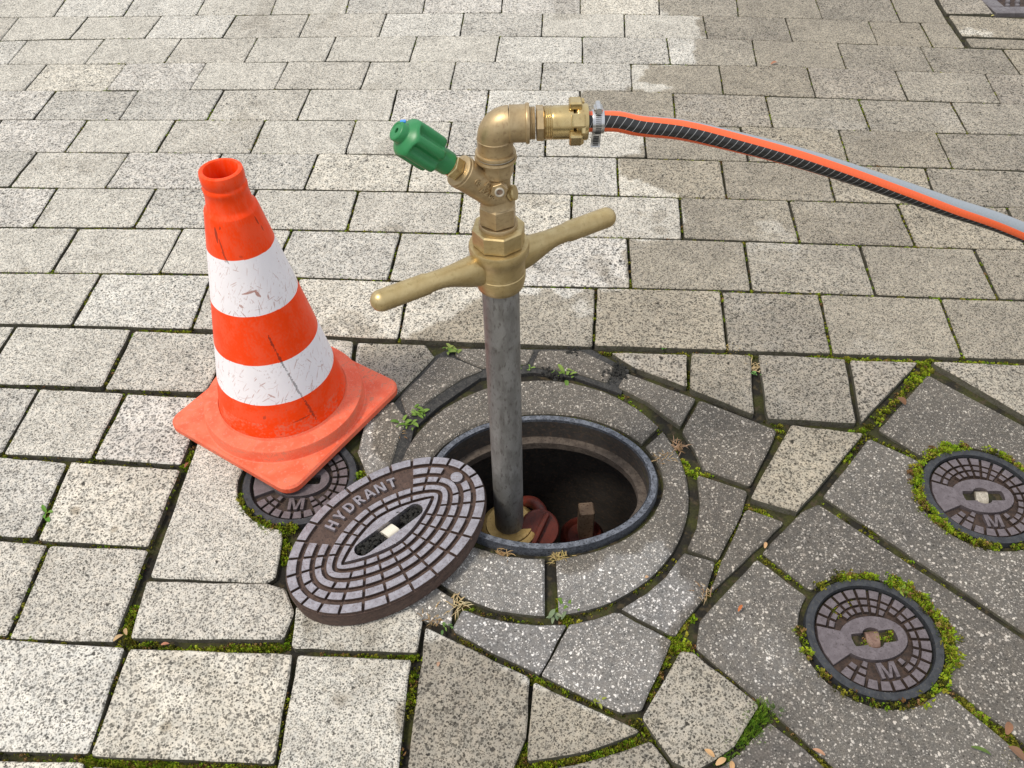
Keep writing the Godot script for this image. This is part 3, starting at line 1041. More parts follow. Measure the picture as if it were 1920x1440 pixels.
func build_pavement():
	pavement = Node3D.new()
	pavement.name = "pavement"
	structure(pavement)
	add_child(pavement)
	rest = Geo.new()
	var step := Vector2(cos(deg_to_rad(-4.89)), -sin(deg_to_rad(-4.89))) * 0.2455
	for k in JOINTS.size():
		var J: Array = JOINTS[k]
		var gap := 0.0018 if k < 4 else (0.0024 if k < 7 else 0.0030)
		for i in J.size() - 1:
			var tl := g2(J[i][0], row_y(k, J[i][0]))
			var tr := g2(J[i + 1][0], row_y(k, J[i + 1][0]))
			var br := g2(J[i + 1][1], row_y(k + 1, J[i + 1][1]))
			var bl := g2(J[i][1], row_y(k + 1, J[i][1]))
			var poly := inset(positive(PackedVector2Array([tl, tr, br, bl])), gap)
			lay("paver", poly, "paver", rng.randf_range(-0.0012, 0.0012))
			joints.append([tl, tr, 0.35 if k < 7 else 0.5])
			joints.append([tl, bl, 0.30 if k < 7 else 0.4])
			if i == 0:
				for e in range(1, 8):
					var off := -step * e
					if (tl + off).x > -2.9:
						lay_rest(inset(positive(PackedVector2Array([tl + off, tl + off + step, bl + off + step, bl + off])), gap))
			if i == J.size() - 2 and k > 1:
				for e in 8:
					var off := step * e
					if (tr + off).x < 2.8:
						lay_rest(inset(positive(PackedVector2Array([tr + off, tr + off + step, br + off + step, br + off])), gap))
	# rows beyond the upper edge of the picture
	var o := g2(937, row_y(0, 937))
	var away := Vector2(-step.y, step.x).normalized() * -1.0
	if away.y > 0.0:
		away = -away
	for k in 6:
		for i in range(-11, 11):
			var a := o + away * 0.163 * k + step * (i + (0.5 if k % 2 == 0 else 0.0))
			var grate := on_level(1868, 25)
			if absf(a.x) < 2.7 and not (a.x > grate.x - 0.26 and a.x < grate.x + 0.45 and a.y > grate.z - 0.46):
				lay_rest(inset(positive(PackedVector2Array([a, a + step, a + step + away * 0.163, a + away * 0.163])), 0.002))
	# the corner beside the drain
	for q in [[[1756, -8], [1836, -8], [1862, 25], [1776, 24]], [[1779, 29], [2040, 40], [2080, 76], [1805, 67]], [[1811, 72], [2085, 80], [2105, 98], [1905, 91], [1822, 88]]]:
		lay("paver", px_poly(q), "paver", 0.0)
	# rows to the left of the hydrant, stone by stone
	for q in [
		[[-44, 613], [24, 613], [-42, 715], [-120, 709]], [[32, 613], [243, 619], [190, 723], [-34, 717]],
		[[253, 620], [434, 627], [387, 732], [199, 727]], [[444, 628], [660, 640], [650, 742], [397, 735]],
		[[-44, 725], [67, 729], [2, 847], [-125, 840]], [[76, 731], [229, 739], [169, 857], [10, 849]], [[240, 739], [383, 747], [337, 870], [178, 858]],
		[[-120, 846], [122, 868], [60, 1006], [-140, 995]], [[135, 868], [335, 882], [276, 1022], [74, 1012]],
		[[-140, 1003], [84, 1022], [9, 1189], [-160, 1180]], [[95, 1024], [274, 1031], [210, 1201], [20, 1194]],
		[[-160, 1190], [12, 1201], [230, 1216], [163, 1411], [-60, 1403], [-190, 1398]], [[243, 1216], [546, 1227], [512, 1428], [172, 1414]],
		[[560, 1231], [768, 1238], [744, 1448], [735, 1520], [500, 1520], [523, 1440]],
		[[-200, 1424], [155, 1430], [140, 1520], [-220, 1515]], [[172, 1440], [506, 1447], [492, 1520], [160, 1520]],
	]:
		var pp := inset(positive(px_poly(q)), -0.0013)
		if q[0][0] < 0:
			# the row goes on beyond the left edge of the picture
			var tl := g2(q[0][0], q[0][1])
			var bl := g2(q[q.size() - 1][0], q[q.size() - 1][1])
			for e in range(1, 8):
				lay_rest(inset(positive(PackedVector2Array([tl - step * e, tl - step * (e - 1), bl - step * (e - 1), bl - step * e])), 0.003))
		lay("paver", pp, "paver", rng.randf_range(-0.0012, 0.0015), 0.0022, 0.0010)
		for k in pp.size():
			joints.append([pp[k], pp[(k + 1) % pp.size()], 0.32])
	# the stone beside the small cover under the cone, cut round for it
	var cc := Vector2(-0.3524, -0.905)
	var cut := [g2(392, 775), g2(372, 830), g2(283, 1079)]
	cut.append(g2(500, 1090)); cut.append(g2(514, 1080)); cut.append(g2(527, 1008))
	var arc := arc_px(cc, 0.103, g2(522, 1003), g2(462, 820), 1.0, 12)
	cut.append_array(arc)
	lay("paver", inset(positive(PackedVector2Array(cut)), -0.0016), "paver", -0.001, 0.0025)
	for q in [
		[[275, 1089], [500, 1096], [534, 1106], [548, 1148], [528, 1196], [247, 1193]],
		[[556, 1140], [640, 1110], [760, 1130], [790, 1160], [779, 1219], [549, 1212]],
		[[672, 643], [797, 647], [813, 668], [752, 731], [700, 770], [660, 745]],
	]:
		lay("paver", inset(positive(px_poly(q)), -0.0016), "paver", -0.0005, 0.0025, 0.001)
	# light stones right of the hydrant, a little proud of the slabs
	for q in [
		[[1150, 663], [1286, 667], [1286, 724], [1194, 689]],
		[[1298, 663], [1405, 667], [1412, 775], [1296, 729]],
		[[1424, 665], [1583, 674], [1603, 792], [1441, 783]],
		[[1596, 676], [1718, 681], [1616, 787]],
		[[1749, 679], [1990, 689], [2140, 694], [2150, 905], [1990, 818]],
		[[1484, 798], [1617, 813], [1494, 958], [1410, 934], [1446, 866]],
		[[800, 1178], [991, 1272], [984, 1382], [960, 1445], [950, 1540], [756, 1540], [770, 1420]],
		[[1001, 1281], [1195, 1371], [1100, 1407], [990, 1424]],
		[[1000, 1452], [1120, 1425], [1222, 1392], [1256, 1440], [1275, 1540], [985, 1540]],
		[[1207, 1345], [1277, 1223], [1298, 1223], [1421, 1322], [1375, 1398], [1300, 1445], [1262, 1425]],
	]:
		lay("paver", inset(positive(px_poly(q)), -0.0013), "paver", rng.randf_range(0.000, 0.0025), 0.0022, 0.001)
	# washed concrete segments round the ring
	for q in [
		[[868, 1142], [905, 1156], [955, 1167], [1005, 1172], [1060, 1170], [1011, 1261], [930, 1222], [850, 1179]],
		[[1070, 1169], [1115, 1160], [1157, 1146], [1258, 1198], [1203, 1327], [1166, 1333], [1018, 1265]],
		[[1168, 1140], [1215, 1110], [1250, 1080], [1285, 1036], [1340, 1054], [1320, 1115], [1263, 1189]],
		[[1310, 890], [1400, 919], [1390, 960], [1345, 1045], [1292, 1026], [1308, 985], [1314, 940]],
		[[1314, 749], [1455, 805], [1450, 822], [1405, 906], [1320, 876], [1303, 838], [1281, 806]],
		[[1176, 699], [1303, 746], [1275, 796], [1218, 752], [1161, 723]],
		[[1012, 655], [1090, 657], [1153, 688], [1138, 714], [1085, 698], [1000, 684]],
		[[852, 652], [1000, 655], [988, 680], [930, 684], [905, 688], [856, 666]],
		[[826, 668], [848, 669], [903, 692], [866, 707], [812, 742], [766, 780], [752, 740]],
		[[737, 752], [760, 784], [742, 830], [731, 872], [690, 892], [672, 845], [690, 770]],
		[[700, 905], [735, 880], [700, 990], [740, 1050], [850, 1122], [843, 1170], [800, 1160], [700, 1110], [560, 1090], [560, 1010], [640, 985]],
	]:
		lay("slab", inset(positive(px_poly(q)), -0.0014), "slab", rng.randf_range(-0.003, -0.001), 0.0025, 0.001)
	# black sand swept flush into the joints behind the pit
	var sand := Geo.new()
	var sp := []
	for q in px_poly([[728, 880], [732, 760], [752, 736], [815, 664], [842, 650], [1110, 652], [1180, 690], [1165, 735], [1080, 705], [1000, 695], [900, 705], [820, 760], [775, 800], [760, 870]]):
		sp.append(q)
	var spa := PackedVector2Array(sp)
	prism(sand, spa, -0.0052, SOIL_Y - 0.01, 0.0)
	var so := part("joint_sand", sand.mesh(), M.sand, pavement)
	so.set_meta("kind", "stuff")
	ring_stone(-86.0, 26.5, "slab", -0.002)
	ring_stone(29.5, 100.0, "slab", -0.0025)
	ring_stone(101.5, 178.0, "slab", -0.003)
	ring_stone(180.5, 269.0, "slab", -0.002)
	# washed concrete narrow wedge and the large slabs with the covers
	lay("slab", px_poly([[1401, 951], [1472, 976], [1331, 1109], [1352, 1052]]), "slab", -0.004, 0.003, 0.001)
	var A := Vector2(0.4941, -0.5951)
	var B := Vector2(0.7422, -0.8345)
	var q1 := [g2(1743, 697), g2(1650, 801), g2(1724, 846)]
	q1.append_array(arc_px(B, 0.1035, g2(1728, 843), g2(2040, 930), 1.0, 16))
	q1.append(g2(2120, 960)); q1.append(g2(2140, 915)); q1.append(g2(1920, 791))
	lay("slab", PackedVector2Array(q1), "slab", -0.006, 0.003, 0.0006)
	var q2 := [g2(1632, 817), g2(1545, 926), g2(1920, 1178), g2(2140, 1318), g2(2120, 980)]
	q2.append_array(arc_px(B, 0.1035, g2(2040, 940), g2(1718, 855), 1.0, 22))
	lay("slab", PackedVector2Array(q2), "slab", -0.006, 0.003, 0.0006)
	var q3 := [g2(1507, 953), g2(1430, 1032), g2(1512, 1096)]
	q3.append_array(arc_px(A, 0.1015, g2(1516, 1092), g2(1790, 1284), 1.0, 18))
	q3.append(g2(1800, 1292)); q3.append(g2(1925, 1388)); q3.append(g2(2080, 1510)); q3.append(g2(2200, 1380)); q3.append(g2(1925, 1193)); q3.append(g2(1537, 940))
	lay("slab", PackedVector2Array(q3), "slab", -0.006, 0.003, 0.0006)
	var q4 := [g2(1420, 1044), g2(1313, 1160), g2(1306, 1212), g2(1452, 1332), g2(1572, 1440), g2(1690, 1550), g2(2060, 1550), g2(1890, 1384), g2(1783, 1297)]
	q4.append_array(arc_px(A, 0.1015, g2(1780, 1292), g2(1505, 1108), 1.0, 22))
	lay("slab", PackedVector2Array(q4), "slab", -0.006, 0.003, 0.0006)
	lay("slab", px_poly([[1446, 1350], [1510, 1400], [1558, 1445], [1650, 1550], [1380, 1550], [1300, 1470], [1387, 1408]]), "slab", -0.005, 0.003, 0.001)
	# off the right and near edges of the picture the stones go on in rows
	for k in 5:
		for i in 7:
			var a := Vector2(1.16 + i * 0.2455, -1.16 + k * 0.163)
			lay_rest(inset(positive(PackedVector2Array([a, a + Vector2(0.2455, 0), a + Vector2(0.2455, 0.163), a + Vector2(0, 0.163)])), 0.003))
	for k in 4:
		for i in range(-9, 9):
			var a := Vector2(i * 0.2455 + 0.12 * (k % 2), -0.335 + k * 0.163)
			lay_rest(inset(positive(PackedVector2Array([a, a + Vector2(0.2455, 0), a + Vector2(0.2455, 0.163), a + Vector2(0, 0.163)])), 0.003))
	var more := Geo.new()
	for q in [[[1.137, -1.09], [1.155, -1.09], [1.155, -0.80], [0.965, -0.785], [1.012, -0.842]], [[0.952, -0.766], [1.155, -0.790], [1.155, -0.40], [0.838, -0.44], [0.820, -0.487]], [[0.832, -0.434], [1.155, -0.392], [1.155, -0.342], [0.700, -0.342], [0.716, -0.360]]]:
		var fp := PackedVector2Array()
		for v in q:
			fp.append(Vector2(v[0], v[1]))
		prism(more, fp, -0.005, SOIL_Y - 0.03, 0.002)
	var mo := part("slab_field", more.mesh(), M.slab[2], pavement)
	mo.set_meta("kind", "stuff")
	var r := part("paver_field", rest.mesh(), M.paver[1], pavement)
	r.set_meta("kind", "stuff")

# ---------------------------------------------------------------- the pit, the covers, the drain
func build_pit():
	var t := thing("hydrant_pit", "open oval hydrant pit with worn blue-grey iron rim in the paving", "hydrant pit", Vector3(PIT.x, 0, PIT.y))
	var n := 96
	var turn := 0.05
	var o1 := oval(Vector2.ZERO, 0.1865, 0.1388, turn, n, 0.004)
	var o2 := oval(Vector2.ZERO, 0.1845, 0.1368, turn, n, 0.004)
	var i2 := oval(Vector2.ZERO, 0.1750, 0.1275, turn, n, 0.003)
	var i1 := oval(Vector2.ZERO, 0.1725, 0.1252, turn, n)
	var g := Geo.new()
	wall(g, o1, -0.03, 0.0015, 1.0)
	wall(g, o1, 0.0015, 0.004, 1.0, o2)
	band(g, o2, i2, 0.004)
	wall(g, i2, 0.004, 0.004, -1.0, i2)
	wall(g, i1, 0.001, 0.004, -1.0, i2)
	part("rim", g.mesh(), M.rim_iron, t)
	var g2_ := Geo.new()
	wall(g2_, i1, -0.038, 0.001, -1.0)
	part("upper_wall", g2_.mesh(), M.pit_wall, t)
	var l1 := oval(Vector2.ZERO, 0.157, 0.110, turn, n, 0.006)
	var gl := Geo.new()
	band(gl, i1, l1, -0.038)
	wall(gl, l1, -0.052, -0.038, -1.0)
	part("ledge", gl.mesh(), M.pit_ledge, t)
	var l2 := oval(Vector2.ZERO, 0.205, 0.158, turn, n)
	var gw := Geo.new()
	band(gw, l2, l1, -0.0521)
	wall(gw, l2, -0.42, -0.052, -1.0)
	part("shaft_wall", gw.mesh(), M.pit_wall, t)
	var gf := Geo.new()
	var fp := []
	for q in l2:
		fp.append(Vector3(q.x, -0.42, q.y))
	gf.face(fp, Vector3.UP)
	part("pit_floor", gf.mesh(), M.pit_soil, t)

func sector_block(a0: float, a1: float, r0: float, r1: float, gap: float) -> PackedVector2Array:
	# a block of a ring between two angles (degrees, 90 = away from the viewer), with a groove all round it
	var out := PackedVector2Array()
	var n := 3
	for k in n + 1:
		var s := rad_to_deg(gap / r1)
		var a := deg_to_rad(lerpf(a0 + s, a1 - s, float(k) / n))
		out.append(Vector2(cos(a), -sin(a)) * r1)
	for k in n + 1:
		var s := rad_to_deg(gap / r0)
		var a := deg_to_rad(lerpf(a1 - s, a0 + s, float(k) / n))
		out.append(Vector2(cos(a), -sin(a)) * r0)
	return out

func cover(c: Vector2, turn: float, bridge: Material, label: String, level: float):
	var t := thing("valve_cover", label, "valve cover", Vector3(c.x, level, c.y), "round cast iron valve covers marked M")
	var n := 72
	var circ := func(r: float, wob := 0.0) -> PackedVector2Array: return oval(Vector2.ZERO, r, r, 0.0, n, wob)
	var g := Geo.new()
	var f0: PackedVector2Array = circ.call(0.0940, 0.004)
	var f1: PackedVector2Array = circ.call(0.0922, 0.004)
	var f2: PackedVector2Array = circ.call(0.0815)
	var f3: PackedVector2Array = circ.call(0.0800)
	wall(g, f0, -0.03, -0.0022, 1.0)
	wall(g, f0, -0.0022, 0.0, 1.0, f1)
	band(g, f1, f2, 0.0)
	wall(g, f3, -0.0015, 0.0, -1.0, f2)
	wall(g, f3, -0.016, -0.0015, -1.0)
	part("frame", g.mesh(), M.frame_iron, t)
	var top := -0.0030
	var low := -0.0103
	# the lid: base disc with the handle pocket left open
	var pocket := PackedVector2Array()
	for k in n:
		var a := TAU * k / n
		var d := Vector2(cos(a), sin(a))
		var r := minf(0.0350 / maxf(absf(d.x), 0.001), 0.0095 / maxf(absf(d.y), 0.001))
		var mid_r := 0.0158
		pocket.append(d * clampf(maxf(minf(r, 0.0335), mid_r if absf(d.x) < 0.75 else 0.0), 0.0095, 0.0335))
	var gb := Geo.new()
	band(gb, circ.call(0.0785), pocket, low)
	wall(gb, circ.call(0.0785), -0.016, low, 1.0)
	var base := part("lid_base", gb.mesh(), M.cover_base, t)
	var plate := oval(Vector2.ZERO, 0.0480, 0.0335, 0.0, n)
	var gp := Geo.new()
	band(gp, inset(positive(plate), 0.0006), pocket, top)
	wall(gp, plate, low, top - 0.0006, 1.0)
	wall(gp, plate, top - 0.0006, top, 1.0, inset(positive(plate), 0.0006))
	wall(gp, pocket, -0.0125, top, -1.0)
	part("centre_plate", gp.mesh(), M.cover_top, t)
	var gq := Geo.new()
	var dot := PackedVector2Array()
	for q in pocket:
		dot.append(q * 0.02)
	band(gq, pocket, dot, -0.0124)
	part("pocket_floor", gq.mesh(), M.cover_base, t)
	var gh := Geo.new()
	for k in 9:
		pass
	var bars := PackedVector3Array()
	for k in 9:
		var z := lerpf(-0.0158, 0.0158, k / 8.0)
		bars.append(Vector3(z * -0.25, -0.0048 - 0.010 * pow(absf(z) / 0.0158, 4.0), z))
	var gt := Geo.new()
	for k in 8:
		var a := bars[k]
		var b := bars[k + 1]
		var hw := Vector3(0.0095, 0, 0)
		gt.flat([a - hw, a + hw, b + hw, b - hw], Vector3(0, -0.05, 0))
		gt.flat([a - hw, b - hw, b - hw - Vector3(0, 0.006, 0), a - hw - Vector3(0, 0.006, 0)], (a + b) * 0.5 - Vector3(0, 0.002, 0))
		gt.flat([a + hw, b + hw, b + hw - Vector3(0, 0.006, 0), a + hw - Vector3(0, 0.006, 0)], (a + b) * 0.5 - Vector3(0, 0.002, 0))
	part("handle_bridge", gt.mesh(), bridge, t)
	# plain sector joined to the plate
	var gs := Geo.new()
	var sec := sector_block(158, 204, 0.030, 0.0765, 0.0)
	prism(gs, sec, top + 0.0001, low, 0.0006)
	part("plain_sector", gs.mesh(), M.cover_top, t)
	# raised blocks in three rings
	var cnt := 26
	for ring in 3:
		var r0: float = [0.0640, 0.0528, 0.0408][ring]
		var r1: float = [0.0772, 0.0602, 0.0490][ring]
		for k in cnt:
			var a0 := 360.0 / cnt * (k + 0.3)
			var a1 := 360.0 / cnt * (k + 1.3)
			var am := fposmod((a0 + a1) * 0.5, 360.0)
			if am > 152 and am < 208:
				continue
			if ring > 0 and absf(angle_difference(deg_to_rad(am), deg_to_rad(270.0))) < deg_to_rad(25.0):
				continue
			var rm := (r0 + r1) * 0.5
			var pm := Vector2(cos(deg_to_rad(am)), sin(deg_to_rad(am))) * rm
			if Vector2(pm.x / 0.0480, pm.y / 0.0335).length() < 1.17:
				continue
			var gk := Geo.new()
			var sd := Geo.new()
			prism(gk, sector_block(a0, a1, r0, r1, 0.0021), top + rng.randf_range(-0.0003, 0.0002), low, 0.0005, Vector2.ZERO, 0.0, Vector2.ZERO, sd)
			part("raised_block", two_faced(gk, sd, M.cover_top, M.cover_base), null, t)
	var m := part("letter_m", letter_mesh("M", 0.0225, 0.0060), M.cover_top, t)
	m.rotation_degrees = Vector3(-90, 0, 0)
	m.scale = Vector3(1.1, 1.0, 1.0)
	m.position = Vector3(0.0, -0.0065, 0.0482)
	t.rotation_degrees.y = turn

func build_small_covers():
	cover(Vector2(0.4945, -0.5955), 6.0, M.bridge_rust, "round iron cover marked M with mossy handle pocket and rust brown bar", -0.0025)
	cover(Vector2(0.7422, -0.8345), -2.0, M.bridge_grey, "round iron cover marked M with clean pocket and pale worn bar", -0.0025)
	cover(Vector2(-0.3524, -0.9050), 0.0, M.bridge_rust, "round iron cover marked M half hidden under the traffic cone base", -0.003)

func build_drain():
	var a := on_level(1868, 25)
	var t := thing("drain_grate", "cast iron drain grate with studded face set in the paving", "drain grate", Vector3(a.x, 0, a.z))
	var u := Vector3(1, 0, 0.055).normalized()
	var w := Vector3(-0.055, 0, -1).normalized()
	var f := Basis(u, Vector3.UP, -w)
	var g := Geo.new()
	var S := 0.42
	for q in [[S * 0.5, 0.0225, S, 0.045], [S * 0.5, S - 0.0225, S, 0.045]]:
		box(g, u * q[0] + w * q[1] + Vector3(0, -0.008, 0), Vector3(q[2], 0.02, q[3]), f, 0.002)
	for q in [[0.0225, S * 0.5], [S - 0.0225, S * 0.5]]:
		box(g, u * q[0] + w * q[1] + Vector3(0, -0.008, 0), Vector3(0.045, 0.0199, S - 0.09), f, 0.002)
	part("grate_frame", g.mesh(), M.drain, t)
	var gp := Geo.new()
	box(gp, u * S * 0.5 + w * S * 0.5 + Vector3(0, -0.014, 0), Vector3(S - 0.088, 0.012, S - 0.088), f)
	part("grate_plate", gp.mesh(), M.cover_base, t)
	var gs := Geo.new()
	lathe(gs, [Vector2(0.0075, -0.010), Vector2(0.0075, 0.0), Vector2(0.006, 0.002), Vector2(0, 0.0022)], 10)
	var stud := gs.mesh()
	for i in 11:
		for j in 11:
			var s := part("stud", stud, M.drain, t)
			s.position = u * (0.062 + i * 0.0296 + (0.0148 if j % 2 == 1 else 0.0)) + w * (0.062 + j * 0.0296)
			if s.position.dot(u) > S - 0.055:
				s.free()

# ---------------------------------------------------------------- the loose hydrant lid
const LA := 0.1705
const LB := 0.1115

func lid_point(t: float, s: float) -> Vector2:
	# t: angle round the lid in radians (u along the long axis, v across), s: 0 at the middle plate .. 1 at the rim
	var e := Vector2(cos(t) * LA, sin(t) * LB)
	# a pointed plate: two arcs that meet at the tips
	var c := cos(t)
	var w := 0.0275 * (1.0 - pow(absf(c), 1.7))
	var al := Vector2(c * 0.083, signf(sin(t)) * w)
	var k := lerpf(al.x, e.x, s)
	return Vector2(k, lerpf(al.y, e.y, s))

func lid_block(t0: float, t1: float, s0: float, s1: float, gap: float, n := 4) -> PackedVector2Array:
	var out := PackedVector2Array()
	for k in n + 1:
		out.append(lid_point(lerpf(t0, t1, float(k) / n), s1))
	for k in n + 1:
		out.append(lid_point(lerpf(t1, t0, float(k) / n), s0))
	return inset(positive(out), gap)

func build_lid():
	var t := thing("oval_manhole_cover", "loose oval cast iron lid with raised blocks and the word HYDRANT", "manhole cover", Vector3(-0.1908, 0.0305, -0.7716))
	# local x along the long axis, local z across it (towards the viewer)
	var u := Vector3(0.7309, 0, -0.6825)
	var up := Vector3(0.012, 1, 0.0).normalized()
	u = (u - up * u.dot(up)).normalized()
	t.basis = Basis(u, up, u.cross(up))
	var n := 120
	var top := 0.0066
	var gb := Geo.new()
	var rim := oval(Vector2.ZERO, LA, LB, 0.0, n, 0.0012)
	var rim_in := oval(Vector2.ZERO, LA - 0.0015, LB - 0.0015, 0.0, n, 0.0012)
	var slot := slot_outline(0.0625, 0.0122, n)
	band(gb, rim_in, slot, 0.0)
	part("lid_base", gb.mesh(), M.lid_base, t)
	var gs := Geo.new()
	var rim_low := oval(Vector2.ZERO, LA - 0.003, LB - 0.003, 0.0, n, 0.002)
	wall(gs, rim, -0.010, -0.0015, 1.0)
	wall(gs, rim, -0.0015, 0.0, 1.0, rim_in)
	wall(gs, rim_low, -0.0290, -0.010, 1.0, rim)
	var fp := []
	for q in rim_low:
		fp.append(Vector3(q.x, -0.0290, q.y))
	gs.face(fp, Vector3.DOWN)
	part("lid_side", gs.mesh(), M.lid_base, t)
	# pointed plate with the handle slot
	var al := PackedVector2Array()
	var al_in := PackedVector2Array()
	for k in n:
		var a := TAU * (k + 0.0) / n
		# pair the outline with the slot by angle
		var d := Vector2(cos(a), sin(a))
		var lo := 0.0
		var hi := 0.09
		for it in 20:
			var m := (lo + hi) * 0.5
			var q := d * m
			if absf(q.x) < 0.083 and absf(q.y) < 0.0275 * (1.0 - pow(absf(q.x) / 0.083, 1.7)):
				lo = m
			else:
				hi = m
		al.append(d * lo)
		al_in.append(d * (lo - 0.0007))
	var gp := Geo.new()
	band(gp, al_in, slot, top)
	wall(gp, al, 0.0, top - 0.0007, 1.0)
	wall(gp, al, top - 0.0007, top, 1.0, al_in)
	wall(gp, slot, -0.022, top, -1.0)
	part("centre_plate", gp.mesh(), M.lid_top, t)
	var gf := Geo.new()
	var fl := []
	for q in slot:
		fl.append(Vector3(q.x, -0.0219, q.y))
	gf.face(fl, Vector3.UP)
	part("slot_floor", gf.mesh(), M.muck, t)
	# white handle bar across the slot
	var gt := Geo.new()
	var prev := Vector3.ZERO
	for k in 11:
		var z := lerpf(-0.0122, 0.0122, k / 10.0)
		var p := Vector3(0.001 + z * 0.15, 0.0035 - 0.008 * pow(absf(z) / 0.0122, 4.0), z)
		if k > 0:
			var hw := Vector3(0.0105, 0, 0)
			var dn := Vector3(0, 0.007, 0)
			gt.flat([prev - hw, prev + hw, p + hw, p - hw], Vector3(0, -0.05, 0))
			gt.flat([prev - hw, p - hw, p - hw - dn, prev - hw - dn], (p + prev) * 0.5 - dn * 0.4)
			gt.flat([prev + hw, p + hw, p + hw - dn, prev + hw - dn], (p + prev) * 0.5 - dn * 0.4)
		prev = p
	part("handle_bar", gt.mesh(), M.bridge_white, t, "bar worn bright across the slot")
	# wet black dirt packed in the slot
	var gm := Geo.new()
	for k in 150:
		var x := rng.randf_range(-0.056, -0.013)
		var z := rng.randf_range(-0.0095, 0.0095)
		var r := rng.randf_range(0.0018, 0.0042)
		lump(gm, Vector3(x, rng.randf_range(-0.008, 0.0060) , z), r)
	for k in 170:
		var x := rng.randf_range(0.026, 0.068)
		var z := rng.randf_range(-0.0150, 0.0110) * (0.09 - x) / 0.055
		lump(gm, Vector3(x, rng.randf_range(-0.006, 0.0020) if absf(z) < 0.011 else 0.0050, z), rng.randf_range(0.0015, 0.0035))
	var dirt := part("packed_dirt", gm.mesh(), M.muck, t)
	dirt.set_meta("kind", "stuff")
	# blocks
	var rings := [[0.042, 0.166], [0.208, 0.346], [0.388, 0.542], [0.584, 0.757], [0.800, 0.995]]
	var cnt := 26
	for r in rings.size():
		for k in cnt:
			var t0 := TAU * (k + 0.5) / cnt
			var t1 := TAU * (k + 1.5) / cnt
			var tm := (t0 + t1) * 0.5
			# local z runs towards the viewer, so the lettering side is z < 0 (sin < 0)
			var back := absf(angle_difference(tm, -PI / 2.0))
			if (r == 2 or r == 3) and back < deg_to_rad(40.0):
				continue
			var pm := (lid_point(tm, rings[r][0]) + lid_point(tm, rings[r][1])) * 0.5
			if pm.distance_to(Vector2(0.139, -0.004)) < (0.0145 if r < 4 else 0.0):
				continue
			var gap := 0.0020
			# at the tips the inner rings run round without cross grooves
			var tipped := 3 if r == 0 else (2 if r == 1 else (1 if r == 2 else 0))
			var steps := 4
			if tipped > 0:
				var off0 := absf(angle_difference(tm, 0.0))
				var off1 := absf(angle_difference(tm, PI))
				var reach := TAU / cnt * (tipped + 0.01)
				if minf(off0, off1) < reach:
					if minf(off0, off1) > 0.01:
						continue
					t0 -= TAU / cnt * tipped
					t1 += TAU / cnt * tipped
					steps = 16
			var poly := lid_block(t0, t1, rings[r][0], rings[r][1], gap if r > 1 else 0.0016, steps)
			var gk := Geo.new()
			var sd := Geo.new()
			prism(gk, poly, top + rng.randf_range(-0.0003, 0.0003), 0.0, 0.0006, Vector2.ZERO, 0.0, Vector2.ZERO, sd)
			part("raised_block", two_faced(gk, sd, M.lid_top, M.lid_base), null, t)
	var gbs := Geo.new()
	lathe(gbs, [Vector2(0.0098, 0.0), Vector2(0.0098, top - 0.0005), Vector2(0.0092, top), Vector2(0, top)], 28, Vector3(0.139, 0, -0.004))
	part("round_boss", gbs.mesh(), M.lid_top, t)
	# lettering along the far side
	var word := "HYDRANT"
	for k in 7:
		var x := -0.0570 + k * 0.0192
		var z := -0.0760 * sqrt(1.0 - pow(x / 0.118, 2.0))
		var slope := atan2(0.0790 * x / (0.118 * 0.118) / sqrt(1.0 - pow(x / 0.118, 2.0)), 1.0)
		var l := part("letter_" + word[k].to_lower(), letter_mesh(word[k], 0.0180, 0.0056), M.lid_top, t)
		l.basis = Basis(Vector3.UP, -slope) * Basis(Vector3.RIGHT, -PI / 2.0)
		l.position = Vector3(x, 0.0036, z)

func lump(g: Geo, c: Vector3, r: float):
	# a small uneven clod
	var a := rng.randf() * TAU
	var P := []
	for k in 5:
		var t := a + TAU * k / 5
		P.append(c + Vector3(cos(t) * r * rng.randf_range(0.7, 1.2), rng.randf_range(-0.2, 0.3) * r, sin(t) * r * rng.randf_range(0.7, 1.2)))
	var up := c + Vector3(rng.randf_range(-0.3, 0.3) * r, r * rng.randf_range(0.5, 1.0), rng.randf_range(-0.3, 0.3) * r)
	var dn := c - Vector3(0, r * 0.7, 0)
	for k in 5:
		g.flat([P[k], P[(k + 1) % 5], up], c)
		g.flat([P[k], P[(k + 1) % 5], dn], c)

# ---------------------------------------------------------------- underground hydrant in the pit
const AX := -0.0112      # axis of the standpipe
const AZ := -0.875

